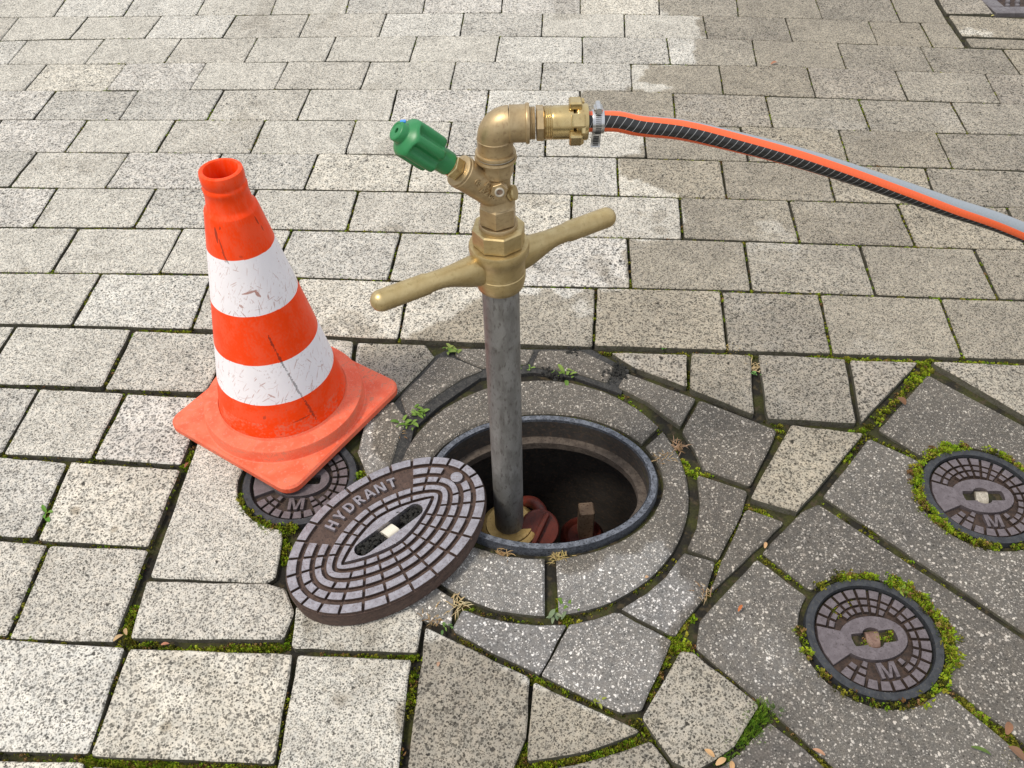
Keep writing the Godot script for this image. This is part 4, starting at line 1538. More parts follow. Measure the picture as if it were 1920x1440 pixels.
func build_hydrant():
	var t := thing("underground_hydrant", "red painted hydrant head with square valve stem down in the open pit", "hydrant", Vector3(AX, -0.42, AZ))
	var gb := Geo.new()
	lathe(gb, [Vector2(0.052, 0.0), Vector2(0.052, 0.240), Vector2(0.058, 0.250), Vector2(0.058, 0.286), Vector2(0.048, 0.293), Vector2(0.0, 0.293)], 40)
	part("hydrant_body", gb.mesh(), M.red, t)
	# two claws that grip the foot of the standpipe
	for s in 2:
		var g := Geo.new()
		var pts := PackedVector3Array()
		for k in 15:
			var a := deg_to_rad(lerpf(-8.0, 62.0, k / 14.0)) + s * PI
			pts.append(Vector3(cos(a) * 0.060, 0.295 + 0.026 * sin(k / 14.0 * PI * 0.85), -sin(a) * 0.060))
		pts.insert(0, Vector3(pts[0].x, 0.24, pts[0].z))
		tube(g, pts, [0.0105], 16)
		part("claw", g.mesh(), M.red, t)
	# tipped red cap with a rib
	var at := on_level(1012, 992, -0.105)
	var local := at - t.position
	var f := axis_frame(Vector3(0.10, 0.74, 0.66))
	var gc := Geo.new()
	lathe(gc, [Vector2(0.0, -0.012), Vector2(0.031, -0.012), Vector2(0.0335, -0.008), Vector2(0.0335, 0.0), Vector2(0.031, 0.003), Vector2(0.0, 0.003)], 36, local, f)
	var cap := part("dust_cap", gc.mesh(), M.red, t)
	var gr := Geo.new()
	var rib := f * Basis(Vector3.UP, deg_to_rad(68.0))
	box(gr, local + f * Vector3(0, 0.0065, 0), Vector3(0.060, 0.011, 0.009), rib, 0.003)
	part("cap_rib", gr.mesh(), M.red, cap)
	var gch := Geo.new()
	lathe(gch, [Vector2(0.009, -0.19), Vector2(0.009, 0.115), Vector2(0.0, 0.115)], 14, Vector3(local.x + 0.004, local.y - 0.125, local.z - 0.006))
	part("cap_hinge", gch.mesh(), M.red, t)
	# stem housing and square stem
	var sp := on_level(1100, 952, -0.150) - t.position
	var gh := Geo.new()
	lathe(gh, [Vector2(0.040, 0.0), Vector2(0.040, 0.195), Vector2(0.034, 0.205), Vector2(0.030, 0.202), Vector2(0.026, 0.195), Vector2(0.0, 0.195)], 36, Vector3(sp.x - 0.006, 0.0, sp.z + 0.006))
	part("stem_housing", gh.mesh(), M.red, t)
	var gs := Geo.new()
	box(gs, Vector3(sp.x, sp.y - 0.045, sp.z), Vector3(0.027, 0.090, 0.027), Basis(Vector3.UP, 0.06), 0.0025)
	part("square_stem", gs.mesh(), M.rust_steel, t)

# ---------------------------------------------------------------- standpipe
func hexagon(g: Geo, r: float, y0: float, y1: float, at: Vector3, frame: Basis, sides := 6, ch := 0.0015):
	lathe(g, [Vector2(0, y0), Vector2(r - ch, y0), Vector2(r, y0 + ch), Vector2(r, y1 - ch), Vector2(r - ch, y1), Vector2(0, y1)], sides, at, frame, 10.0, true)

func build_standpipe():
	var foot := -0.118
	var t := thing("standpipe", "brass hydrant standpipe with T-handle and green valve knob standing in the pit", "standpipe", Vector3(AX, foot, AZ))
	var Y := func(y: float) -> float: return y - foot
	var g := Geo.new()
	lathe(g, [Vector2(0.0242, Y.call(-0.105)), Vector2(0.0242, Y.call(0.425))], 48)
	part("pipe", g.mesh(), M.pipe, t)
	var gf := Geo.new()
	lathe(gf, [Vector2(0.0, 0.0), Vector2(0.046, 0.0), Vector2(0.048, 0.003), Vector2(0.048, 0.010), Vector2(0.044, 0.013), Vector2(0.040, 0.0145), Vector2(0.039, 0.0175), Vector2(0.028, 0.0185), Vector2(0.0242, 0.0185)], 48)
	part("claw_plate", gf.mesh(), M.plate_brass, t)
	# hub with the two handle arms
	var hub := Geo.new()
	lathe(hub, [Vector2(0.0242, Y.call(0.4175)), Vector2(0.0285, Y.call(0.4170)), Vector2(0.0300, Y.call(0.4190)), Vector2(0.0314, Y.call(0.4250)), Vector2(0.0326, Y.call(0.4330)), Vector2(0.0326, Y.call(0.4400)), Vector2(0.0318, Y.call(0.4410)), Vector2(0.0322, Y.call(0.4560)), Vector2(0.0340, Y.call(0.4650)), Vector2(0.0368, Y.call(0.4700)), Vector2(0.0374, Y.call(0.4750)), Vector2(0.0374, Y.call(0.4805)), Vector2(0.0364, Y.call(0.4828)), Vector2(0.0300, Y.call(0.4832)), Vector2(0.0, Y.call(0.4832))], 56)
	var hb := part("hub", hub.mesh(), M.brass, t)
	var dir := Vector3(0.279, 0, -0.155).normalized()
	for s in [-1.0, 1.0]:
		var ga := Geo.new()
		var n := 34
		var rows := []
		var L: float = 0.1735 if s < 0 else 0.1730
		for k in n + 1:
			var f := float(k) / n
			# rows crowd towards the domed end
			var d := lerpf(0.022, L - 0.0135, k / 24.0) if k <= 24 else L - 0.0135 * cos((k - 24) / 10.0 * PI * 0.5)
			if k > 24: d = L - 0.0135 + 0.0135 * sin((k - 24) / 10.0 * PI * 0.5)
			# arm: deep and wide at the hub, round towards the end, domed tip
			var grow := smoothstep(0.085, 0.028, d)
			var ry := lerpf(0.0116, 0.0205, grow)
			var rz := lerpf(0.0122, 0.0155, grow)
			if d > 0.095:
				ry = lerpf(ry, 0.0134, smoothstep(0.095, 0.100, d))
				rz = ry
			var tip := (L - d) / 0.0135
			if tip < 1.0:
				var q := sqrt(maxf(0.0, 1.0 - (1.0 - tip) * (1.0 - tip)))
				ry *= q
				rz *= q
			var cy := 0.4530 + 0.0075 * smoothstep(0.03, 0.09, d)
			var c: Vector3 = Vector3(0, cy - foot, 0) + dir * d * float(s)
			var side := dir.cross(Vector3.UP)
			var row := []
			for m in 25:
				var a := TAU * m / 24.0
				# flattened flanks near the hub
				var ex := pow(absf(cos(a)), lerpf(1.0, 0.65, grow)) * signf(cos(a))
				var ey := pow(absf(sin(a)), lerpf(1.0, 0.75, grow)) * signf(sin(a))
				row.append([c + side * ex * rz + Vector3.UP * ey * ry, (side * cos(a) / maxf(rz, 0.002) + Vector3.UP * sin(a) / maxf(ry, 0.002)).normalized()])
			rows.append(row)
		var idx := []
		for k in n + 1:
			var ir := []
			for m in 25:
				var nn: Vector3 = rows[k][m][1]
				if k > 24:
					var w := (k - 24) / 10.0 * PI * 0.5
					nn = (nn * cos(w) + dir * s * sin(w)).normalized()
				ir.append(ga.vert(rows[k][m][0], nn))
			idx.append(ir)
		for k in n:
			for m in 24:
				ga.quad(idx[k][m], idx[k][m + 1], idx[k + 1][m + 1], idx[k + 1][m])
		part("handle_arm", ga.mesh(), M.brass, t)
	var gn := Geo.new()
	hexagon(gn, 0.0325, Y.call(0.4833), Y.call(0.5080), Vector3.ZERO, Basis(Vector3.UP, 0.2), 8, 0.0018)
	part("collar_nut", gn.mesh(), M.brass, t)
	var gw := Geo.new()
	lathe(gw, [Vector2(0.0235, Y.call(0.5081)), Vector2(0.0235, Y.call(0.5120)), Vector2(0.0225, Y.call(0.5135)), Vector2(0.0, Y.call(0.5135))], 40)
	part("washer", gw.mesh(), M.brass_dull, t)
	# angle seat valve
	var valve := Geo.new()
	hexagon(valve, 0.0232, Y.call(0.5136), Y.call(0.5400), Vector3.ZERO, Basis(Vector3.UP, 0.42), 6, 0.0022)
	lathe(valve, [Vector2(0.0205, Y.call(0.5400)), Vector2(0.0190, Y.call(0.5440)), Vector2(0.0165, Y.call(0.5540)), Vector2(0.0160, Y.call(0.5700)), Vector2(0.0170, Y.call(0.5800))], 40)
	hexagon(valve, 0.0202, Y.call(0.5790), Y.call(0.5975), Vector3.ZERO, Basis(Vector3.UP, 0.15), 8, 0.0014)
	lathe(valve, [Vector2(0.0190, Y.call(0.5970)), Vector2(0.0234, Y.call(0.5978)), Vector2(0.0242, Y.call(0.6000)), Vector2(0.0234, Y.call(0.6024)), Vector2(0.0190, Y.call(0.6030))], 48)
	var vdir := Vector3(-0.668, 0.700, 0.245).normalized()
	var vb := Vector3(0, Y.call(0.5500), 0)
	var vf := axis_frame(vdir)
	lathe(valve, [Vector2(0.0, -0.018), Vector2(0.010, -0.0165), Vector2(0.0155, -0.011), Vector2(0.0178, -0.002), Vector2(0.0180, 0.020), Vector2(0.0184, 0.050), Vector2(0.0192, 0.0560), Vector2(0.0192, 0.0585), Vector2(0.0184, 0.0595), Vector2(0.0186, 0.0600), Vector2(0.0186, 0.0625), Vector2(0.0150, 0.0640), Vector2(0.0, 0.0640)], 44, vb, vf)
	var vbody := part("valve_body", valve.mesh(), M.brass_dull, t)
	# raised foundry marks on the valve: a ring with 15, two lines of letters
	var face := vf * Vector3(0, 0, 1)
	var toward := (Vector3(0, EYE, 0) - Vector3(AX, 0.56, AZ)).normalized()
	var fz := (toward - vdir * toward.dot(vdir)).normalized()
	var fx := -vdir
	var mark_basis := Basis(fx, fz.cross(fx), fz)
	var ring := Geo.new()
	var rp := PackedVector3Array()
	for k in 25:
		var a := TAU * k / 24.0
		rp.append(vb + vdir * 0.044 + fz * 0.0186 + mark_basis * Vector3(cos(a) * 0.0042, sin(a) * 0.0042, -0.0007 * absf(sin(a))))
	tube(ring, rp, [0.0006], 6, 0.0, false)
	part("foundry_ring", ring.mesh(), M.brass_dull, vbody)
	for q in [["15", 0.044, 0.0, 0.0055], ["AXH", 0.026, 0.0040, 0.0066], ["A2 08", 0.025, -0.0040, 0.0066]]:
		var l := part("foundry_mark", letter_mesh(q[0], q[3], 0.0018), M.brass_dull, vbody)
		l.transform = Transform3D(mark_basis, vb + vdir * float(q[1]) + fz * (0.0188 - 0.03 * absf(q[2])) + mark_basis.y * float(q[2]))
	# drain plug with a hollow end, facing the viewer
	var pd := Vector3(0.10, 0.10, 1.0).normalized()
	var gp := Geo.new()
	var pp := Vector3(0.002, Y.call(0.5700), 0.0150)
	hexagon(gp, 0.0100, 0.0, 0.0105, pp, axis_frame(pd), 6, 0.0007)
	part("drain_nut", gp.mesh(), M.brass_dull, vbody)
	var gl := Geo.new()
	lathe(gl, [Vector2(0.0056, 0.0100), Vector2(0.0056, 0.0125), Vector2(0.0050, 0.0130), Vector2(0.0040, 0.0130), Vector2(0.0036, 0.0122), Vector2(0.0036, 0.0108), Vector2(0.0, 0.0108)], 24, pp, axis_frame(pd))
	var tip := part("drain_tip", gl.mesh(), M.white_metal, vbody)
	var gho := Geo.new()
	lathe(gho, [Vector2(0.0034, 0.0110), Vector2(0.0, 0.0110)], 20, pp, axis_frame(pd))
	part("drain_hole", gho.mesh(), M.rust_steel, tip)
	var gk := Geo.new()
	var kd := Vector3(0.93, 0.28, 0.25).normalized()
	lathe(gk, [Vector2(0.0075, 0.010), Vector2(0.0078, 0.0205), Vector2(0.0094, 0.0208), Vector2(0.0094, 0.0232), Vector2(0.0080, 0.0236), Vector2(0.0080, 0.0252), Vector2(0.0092, 0.0256), Vector2(0.0086, 0.0275), Vector2(0.0, 0.0278)], 28, Vector3(-0.004, Y.call(0.5500), 0), axis_frame(kd))
	part("test_plug", gk.mesh(), M.brass, vbody)
	# bonnet and green knob
	var gh := Geo.new()
	hexagon(gh, 0.0138, 0.0640, 0.0760, vb, vf, 6, 0.0012)
	lathe(gh, [Vector2(0.0108, 0.0755), Vector2(0.0108, 0.0800)], 28, vb, vf)
	part("bonnet", gh.mesh(), M.brass_bright, t)
	green_knob(t, vb, vf)
	var glime := Geo.new()
	lathe(glime, [Vector2(0.0180, Y.call(0.6029)), Vector2(0.0219, Y.call(0.6032)), Vector2(0.0217, Y.call(0.6044)), Vector2(0.0180, Y.call(0.6046))], 40)
	part("lime_ring", glime.mesh(), M.lime, t, "white lime deposit on the thread")
	# elbow
	var ge := Geo.new()
	var R := 0.0200
	var ey: float = Y.call(0.6408)
	lathe(ge, [Vector2(0.0175, Y.call(0.6030)), Vector2(0.0226, Y.call(0.6046)), Vector2(0.0232, Y.call(0.6064)), Vector2(0.0226, Y.call(0.6084)), Vector2(0.0202, Y.call(0.6088)), Vector2(0.0202, Y.call(0.6235)), Vector2(0.0206, Y.call(0.6243)), Vector2(0.0200, Y.call(0.6252))], 48)
	var turn := PackedVector3Array()
	var bend := 0.0165
	for k in 13:
		var a := PI * 0.5 * k / 12.0
		turn.append(Vector3(bend - cos(a) * bend, ey - bend + sin(a) * bend, 0))
	tube(ge, turn, [R], 40, 0.0, false)
	var ex := Basis(Vector3(0, -1, 0), Vector3(1, 0, 0), Vector3(0, 0, 1))
	lathe(ge, [Vector2(0.0200, 0.0160), Vector2(0.0206, 0.0170), Vector2(0.0202, 0.0178), Vector2(0.0202, 0.0335), Vector2(0.0216, 0.0342), Vector2(0.0221, 0.0360), Vector2(0.0216, 0.0380), Vector2(0.0185, 0.0384), Vector2(0.0, 0.0384)], 48, Vector3(0, ey, 0), ex)
	part("elbow", ge.mesh(), M.brass_dull, t)
	var gi := Geo.new()
	var thr := [Vector2(0.0172, 0.0384)]
	for k in 3:
		thr.append(Vector2(0.0178, 0.0392 + k * 0.002))
		thr.append(Vector2(0.0170, 0.0402 + k * 0.002))
	lathe(gi, thr, 40, Vector3(0, ey, 0), ex)
	part("sealed_thread", gi.mesh(), M.brass_dull, t)
	var gx := Geo.new()
	hexagon(gx, 0.0194, 0.0455, 0.0540, Vector3(0, ey, 0), ex * Basis(Vector3.UP, 0.35), 6, 0.001)
	part("nipple_nut", gx.mesh(), M.brass_dull, t)
	# coupling half with ribs and claws
	var gc := Geo.new()
	var prof := [Vector2(0.0165, 0.0538), Vector2(0.0176, 0.0545)]
	for k in 4:
		prof.append(Vector2(0.0186, 0.0552 + k * 0.0022))
		prof.append(Vector2(0.0178, 0.0563 + k * 0.0022))
	prof.append_array([Vector2(0.0182, 0.0645), Vector2(0.0182, 0.0855), Vector2(0.0170, 0.0862), Vector2(0.0, 0.0862)])
	lathe(gc, prof, 44, Vector3(0, ey, 0), ex)
	var cp := part("coupling", gc.mesh(), M.brass_bright, t)
	for k in 3:
		var a := deg_to_rad(90.0 + 120.0 * k + 4.0)
		var e := Vector3(0, sin(a), cos(a))
		var fr := Basis(Vector3(1, 0, 0), e, Vector3(1, 0, 0).cross(e))
		var gq := Geo.new()
		box(gq, Vector3(0.0880, ey, 0) + e * 0.0212, Vector3(0.0140, 0.0085, 0.0175), fr, 0.0016)
		part("coupling_claw", gq.mesh(), M.brass_bright, cp)

func green_knob(t: Node3D, vb: Vector3, vf: Basis):
	# six-sided plastic knob with hollowed flats, a collar and a small nose
	var g := Geo.new()
	var n := 72
	var prof := [[0.0785, 0.0118, 0.0], [0.0785, 0.0132, 0.0], [0.0800, 0.0136, 0.0], [0.0985, 0.0136, 0.0], [0.0990, 0.0140, 0.0], [0.0992, 0.0200, 0.55], [0.1000, 0.0220, 0.85], [0.1030, 0.0226, 1.0], [0.1120, 0.0228, 1.0], [0.1220, 0.0229, 1.0], [0.1300, 0.0228, 1.0], [0.1370, 0.0227, 0.95], [0.1405, 0.0225, 0.62], [0.1425, 0.0222, 0.15], [0.1450, 0.0210, 0.0], [0.1480, 0.0185, 0.0], [0.1510, 0.0150, 0.0], [0.1530, 0.0125, 0.0], [0.1535, 0.0118, 0.0], [0.1550, 0.0115, 0.0], [0.1650, 0.0112, 0.0], [0.1665, 0.0104, 0.0], [0.1668, 0.0085, 0.0], [0.1658, 0.0078, 0.0], [0.1658, 0.0032, 0.0], [0.1650, 0.0028, 0.0], [0.1600, 0.0026, 0.0]]
	var P := []
	for q in prof:
		var row := []
		if q[0] > 0.13:
			q[0] = 0.13 + (q[0] - 0.13) * 0.66
		for s in n:
			var a := TAU * s / n
			var k := cos(a * 3.0 + 0.6)
			var hollow: float = q[2] * 0.0078 * smoothstep(0.0, 1.0, (1.0 - absf(k)) * 1.25)
			var r: float = q[1] - hollow
			row.append(vb + vf * Vector3(cos(a) * r, q[0], sin(a) * r))
		P.append(row)
	var st := SurfaceTool.new()
	st.begin(Mesh.PRIMITIVE_TRIANGLES)
	st.set_smooth_group(0)
	var m := P.size()
	for k in m - 1:
		# creases at the collar and at the nose
		var sharp := k in [0, 1, 3, 4, 17, 18, 22, 23, 24]
		for s in n:
			var s1 := (s + 1) % n
			var quad := [P[k][s], P[k][s1], P[k + 1][s1], P[k + 1][s]]
			st.set_smooth_group(100 + k if sharp else (1 if k < 4 else (2 if k < 18 else 3)))
			for ix in [0, 1, 2, 0, 2, 3]:
				st.add_vertex(quad[ix])
	st.generate_normals()
	var am := st.commit()
	# keep the winding outward whatever the frame's handedness is
	var arr := am.surface_get_arrays(0)
	var vs: PackedVector3Array = arr[Mesh.ARRAY_VERTEX]
	var ns: PackedVector3Array = arr[Mesh.ARRAY_NORMAL]
	var probe := vs[n * 6 * 8]
	var axis_pt := vb + vf.y * (probe - vb).dot(vf.y)
	if ns[n * 6 * 8].dot(probe - axis_pt) < 0.0:
		for k in ns.size():
			ns[k] = -ns[k]
		arr[Mesh.ARRAY_NORMAL] = ns
		var idx = arr[Mesh.ARRAY_INDEX]
		if idx == null:
			for k in range(0, vs.size(), 3):
				var tmp := vs[k + 1]
				vs[k + 1] = vs[k + 2]
				vs[k + 2] = tmp
				var tn := ns[k + 1]
				ns[k + 1] = ns[k + 2]
				ns[k + 2] = tn
			arr[Mesh.ARRAY_VERTEX] = vs
			arr[Mesh.ARRAY_NORMAL] = ns
		else:
			var ii: PackedInt32Array = idx
			for k in range(0, ii.size(), 3):
				var tmp := ii[k + 1]
				ii[k + 1] = ii[k + 2]
				ii[k + 2] = tmp
			arr[Mesh.ARRAY_INDEX] = ii
		am = ArrayMesh.new()
		am.add_surface_from_arrays(Mesh.PRIMITIVE_TRIANGLES, arr)
	var k0 := part("valve_knob", am, M.green, t)
	var gi := Geo.new()
	lathe(gi, [Vector2(0.0027, 0.1500), Vector2(0.0, 0.1500)], 16, vb, vf)
	part("knob_screw_hole", gi.mesh(), M.black, k0)
	var gl := Geo.new()
	box(gl, vb + vf * Vector3(0, 0.1455, 0) + Vector3(0.002, 0.0125, -0.004), Vector3(0.006, 0.0025, 0.004), Basis.IDENTITY, 0.0006)
	part("blue_tab", gl.mesh(), plain(lin(0.06, 0.28, 0.75), 0.4), k0)

# ---------------------------------------------------------------- hose
func build_hose():
	var start := Vector3(AX + 0.103, 0.6408, AZ)
	var t := thing("garden_hose", "black hose with orange and grey stripes clamped to the brass coupling", "hose", start)
	var ctrl := [Vector3(0, 0, 0), Vector3(0.03, -0.0006, 0)]
	for q in [[1200, 236, -0.875], [1280, 244, -0.874], [1380, 266, -0.872], [1480, 291, -0.870], [1580, 321, -0.867], [1680, 354, -0.864], [1780, 388, -0.860], [1915, 434, -0.856]]:
		ctrl.append(at_depth(q[0], q[1], q[2]) - start)
	for q in [Vector3(0.82, 0.400, -0.845), Vector3(1.05, 0.290, -0.83), Vector3(1.30, 0.170, -0.81), Vector3(1.55, 0.070, -0.79), Vector3(1.8, 0.018, -0.77), Vector3(2.1, 0.011, -0.76), Vector3(2.6, 0.011, -0.75)]:
		ctrl.append(q - start)
	var cv := Curve3D.new()
	for k in ctrl.size():
		var d: Vector3 = (ctrl[mini(k + 1, ctrl.size() - 1)] - ctrl[maxi(k - 1, 0)]) / 6.0
		cv.add_point(ctrl[k], -d, d)
	cv.bake_interval = 0.006
	var pts := cv.get_baked_points()
	var g := Geo.new()
	tube(g, pts, [0.0112], 32, 0.45)
	for k in g.t.size():
		g.t[k].x += 0.14
	var h := part("hose_tube", g.mesh(), M.hose, t)
	var ex := Basis(Vector3(0, -1, 0), Vector3(1, 0, 0), Vector3(0, 0, 1))
	# the hose half of the coupling
	var gc := Geo.new()
	lathe(gc, [Vector2(0.0, -0.0165), Vector2(0.0150, -0.0165), Vector2(0.0192, -0.0135), Vector2(0.0198, -0.0120), Vector2(0.0198, -0.0030), Vector2(0.0188, -0.0010), Vector2(0.0118, -0.0004)], 44, Vector3.ZERO, ex)
	var cp := part("hose_coupling", gc.mesh(), M.brass_bright, t)
	for k in 3:
		var a := deg_to_rad(150.0 + 120.0 * k - 118.0)
		var e := Vector3(0, sin(a), cos(a))
		var fr := Basis(Vector3(1, 0, 0), e, Vector3(1, 0, 0).cross(e))
		var gq := Geo.new()
		box(gq, Vector3(-0.0125, 0, 0) + e * 0.0200, Vector3(0.0150, 0.0085, 0.0150), fr, 0.0016)
		box(gq, Vector3(-0.0070, 0, 0) + e * 0.0185 + fr.z * 0.009, Vector3(0.0050, 0.0060, 0.010), fr, 0.001)
		part("coupling_claw", gq.mesh(), M.brass_bright, cp)
	# worm drive clamp
	var gk := Geo.new()
	lathe(gk, [Vector2(0.0114, 0.0036), Vector2(0.0128, 0.0036), Vector2(0.0130, 0.0045), Vector2(0.0130, 0.0155), Vector2(0.0128, 0.0164), Vector2(0.0114, 0.0164)], 40, Vector3.ZERO, ex)
	var clamp_node := part("hose_clamp", gk.mesh(), M.zinc, t)
	var slit := Geo.new()
	for k in 18:
		var a := deg_to_rad(-60.0 + k * 9.0)
		var e := Vector3(0, sin(a), cos(a))
		var fr := Basis(Vector3(1, 0, 0), e, Vector3(1, 0, 0).cross(e))
		box(slit, Vector3(0.0100, 0, 0) + e * 0.01295, Vector3(0.0062, 0.0004, 0.0008), fr)
	part("clamp_slits", slit.mesh(), M.black, clamp_node)
	var gs := Geo.new()
	box(gs, Vector3(0.0100, 0.0150, -0.001), Vector3(0.0095, 0.0048, 0.012), Basis.IDENTITY, 0.0012)
	lathe(gs, [Vector2(0.0, -0.009), Vector2(0.0034, -0.009), Vector2(0.0034, 0.009), Vector2(0.0, 0.009)], 14, Vector3(0.0100, 0.0165, 0.0), Basis(Vector3(1, 0, 0), Vector3(0, 0, 1), Vector3(0, -1, 0)))
	part("clamp_screw", gs.mesh(), M.zinc, clamp_node)
	var ge := Geo.new()
	# loose end of the strap, curling down with its slots
	var prev := []
	for k in 12:
		var f := k / 11.0
		var a := -0.9 - f * 0.5
		var c := Vector3(0.0085 - 0.001 * f, -0.0100 - f * 0.0155, 0.0095 - 0.003 * f + 0.004 * f * f)
		var cur := [c - Vector3(0.0052, 0, 0), c + Vector3(0.0052, 0, 0)]
		if k > 0:
			ge.flat([prev[0], prev[1], cur[1], cur[0]], c - Vector3(0, 0, 0.02))
			var o := Vector3(0, 0, -0.0008)
			ge.flat([prev[0] + o, prev[1] + o, cur[1] + o, cur[0] + o], c + Vector3(0, 0, 0.02))
		prev = cur
	var strap := part("strap_end", ge.mesh(), M.zinc, clamp_node)
	var gz := Geo.new()
	for k in 6:
		var f := 0.22 + k * 0.125
		var c := Vector3(0.0085 - 0.001 * f, -0.0100 - f * 0.0155, 0.0095 - 0.003 * f + 0.004 * f * f)
		box(gz, c + Vector3(0, 0, 0.0001), Vector3(0.0062, 0.0012, 0.0005))
	part("strap_slots", gz.mesh(), M.black, strap)

# ---------------------------------------------------------------- traffic cone
func build_cone():
	var L := on_level(318, 800, 0.013)
	var N := on_level(545, 932, 0.013)
	var R := on_level(746, 712, 0.013)
	var c := (L + R) * 0.5
	var t := thing("traffic_cone", "orange traffic cone with two scratched white bands on a square base", "traffic cone", Vector3(c.x, 0.0016, c.z))
	var lean := Basis(Vector3(0, 0, 1), deg_to_rad(-0.5))
	# square plate with rounded corners
	var a := (N - L) * 0.5
	var b := (R - N) * 0.5
	var side := (a.length() + b.length())
	var ex := (a.normalized() - Vector3(-b.normalized().z, 0, b.normalized().x) * 0.0)
	ex = Vector3(a.x, 0, a.z).normalized()
	var hs := side * 0.5
	var poly := PackedVector2Array()
	var rc := 0.026
	for q in [[1, 1], [-1, 1], [-1, -1], [1, -1]]:
		var cen := Vector2(q[0], q[1]) * (hs - rc)
		var a0 := atan2(q[1], q[0]) - PI / 4.0
		for k in 7:
			var ang := a0 + PI / 2.0 * k / 6.0
			poly.append(cen + Vector2(cos(ang), sin(ang)) * rc)
	# turn into place: side direction L to N
	var ang0 := atan2(ex.z, ex.x)
	for k in poly.size():
		poly[k] = poly[k].rotated(ang0)
	var g := Geo.new()
	prism(g, poly, 0.0135, 0.0, 0.0035)
	# underside
	var under := []
	for q in positive(poly):
		under.append(Vector3(q.x, 0.0, q.y))
	g.face(under, Vector3.DOWN)
	part("base_plate", g.mesh(), M.cone_base, t, "faded scuffed plate")
	var gc := Geo.new()
	lathe(gc, [Vector2(0.1405, 0.0132), Vector2(0.1380, 0.0142), Vector2(0.1370, 0.0165), Vector2(0.1360, 0.0340), Vector2(0.1348, 0.0358), Vector2(0.1320, 0.0364), Vector2(0.1165, 0.0367), Vector2(0.1120, 0.0380), Vector2(0.1096, 0.0420)], 80)
	part("collar", gc.mesh(), M.cone_base, t)
	# the cone body with its own print: u round, v up
	var body := Geo.new()
	var prof := [Vector2(0.1102, 0.0370), Vector2(0.1082, 0.0440), Vector2(0.0980, 0.0980), Vector2(0.0972, 0.1010), Vector2(0.0820, 0.1810), Vector2(0.0665, 0.2620), Vector2(0.0508, 0.3440), Vector2(0.0405, 0.3975), Vector2(0.0384, 0.4085), Vector2(0.0376, 0.4110), Vector2(0.0345, 0.4135), Vector2(0.0328, 0.4180), Vector2(0.0312, 0.4300), Vector2(0.0305, 0.4400), Vector2(0.0312, 0.4415), Vector2(0.0314, 0.4455), Vector2(0.0304, 0.4480), Vector2(0.0296, 0.4490), Vector2(0.0296, 0.4515), Vector2(0.0306, 0.4530), Vector2(0.0308, 0.4640), Vector2(0.0298, 0.4690), Vector2(0.0270, 0.4705), Vector2(0.0240, 0.4695), Vector2(0.0228, 0.4660), Vector2(0.0225, 0.4400), Vector2(0.0310, 0.4000), Vector2(0.0480, 0.3300), Vector2(0.0600, 0.2600)]
	for k in prof.size():
		prof[k].y = prof[k].y * 1.021 if prof[k].y > 0.04 else prof[k].y
	lathe(body, prof, 88, Vector3.ZERO, lean, 50.0)
	for k in body.v.size():
		# print coordinates: u = 0.25 towards the viewer
		var q: Vector3 = lean.inverse() * body.v[k]
		var u := body.t[k].x
		body.t[k] = Vector2(u, 1.0 - clampf(q.y / CONE_TOP, 0.002, 0.998))
	part("cone_body", body.mesh(), M.cone, t)

# ---------------------------------------------------------------- moss, weeds, litter
func tuft_mesh(kind: int) -> ArrayMesh:
	# a clump of tiny leaves, about 1 unit wide; kind 0 moss, 1 longer sprigs
	var g := Geo.new()
	var r := RandomNumberGenerator.new()
	r.seed = 40 + kind
	for k in (17 if kind == 0 else 12):
		var a := r.randf() * TAU
		var d := sqrt(r.randf()) * 0.48
		var c := Vector3(cos(a) * d, 0.0, sin(a) * d)
		var h := r.randf_range(0.25, 0.6) if kind == 0 else r.randf_range(0.6, 1.2)
		var dir := Vector3(cos(a) * r.randf_range(0.1, 0.8), 1.0, sin(a) * r.randf_range(0.1, 0.8)).normalized()
		var sd := dir.cross(Vector3(r.randf_range(-1, 1), 0.2, r.randf_range(-1, 1))).normalized()
		var w := r.randf_range(0.10, 0.18) if kind == 0 else r.randf_range(0.05, 0.09)
		g.tint = Color.WHITE * r.randf_range(0.65, 1.25)
		g.tint.a = 1.0
		if kind == 0:
			var nn := sd.cross(dir).normalized()
			var mid := c + dir * h * 0.55
			var i0 := g.vert(c, nn)
			var i1 := g.vert(mid + sd * w * 1.25, nn)
			var i2 := g.vert(c + dir * h + nn * 0.1, nn)
			var i3 := g.vert(mid - sd * w * 1.25, nn)
			g.quad(i0, i1, i2, i3)
		else:
			# a stem with leaflets in pairs
			for j in 5:
				var p := c + dir * h * (0.2 + 0.2 * j)
				for s in [-1.0, 1.0]:
					var tip: Vector3 = p + (sd * s + dir * 0.7 + Vector3(0, 0.2, 0)).normalized() * 0.20 * (1.1 - j * 0.12)
					var wd := dir * 0.075
					var nn := (tip - p).cross(wd).normalized()
					var mid := (p + tip) * 0.5
					var i0 := g.vert(p, nn)
					var i1 := g.vert(mid + wd, nn)
					var i2 := g.vert(tip, nn)
					var i3 := g.vert(mid - wd, nn)
					g.quad(i0, i1, i2, i3)
	return g.mesh()

class Patch:
	var xf := []
	var col := []

func put(p: Patch, at: Vector3, size: float, c: Color):
	var b := Basis(Vector3.UP, rng.randf() * TAU) * Basis(Vector3(rng.randf_range(-1, 1), 0, rng.randf_range(-1, 1)).normalized(), rng.randf_range(0, 0.5))
	p.xf.append(Transform3D(b.scaled(Vector3(size, size * rng.randf_range(0.7, 1.1), size)), at))
	p.col.append(c)

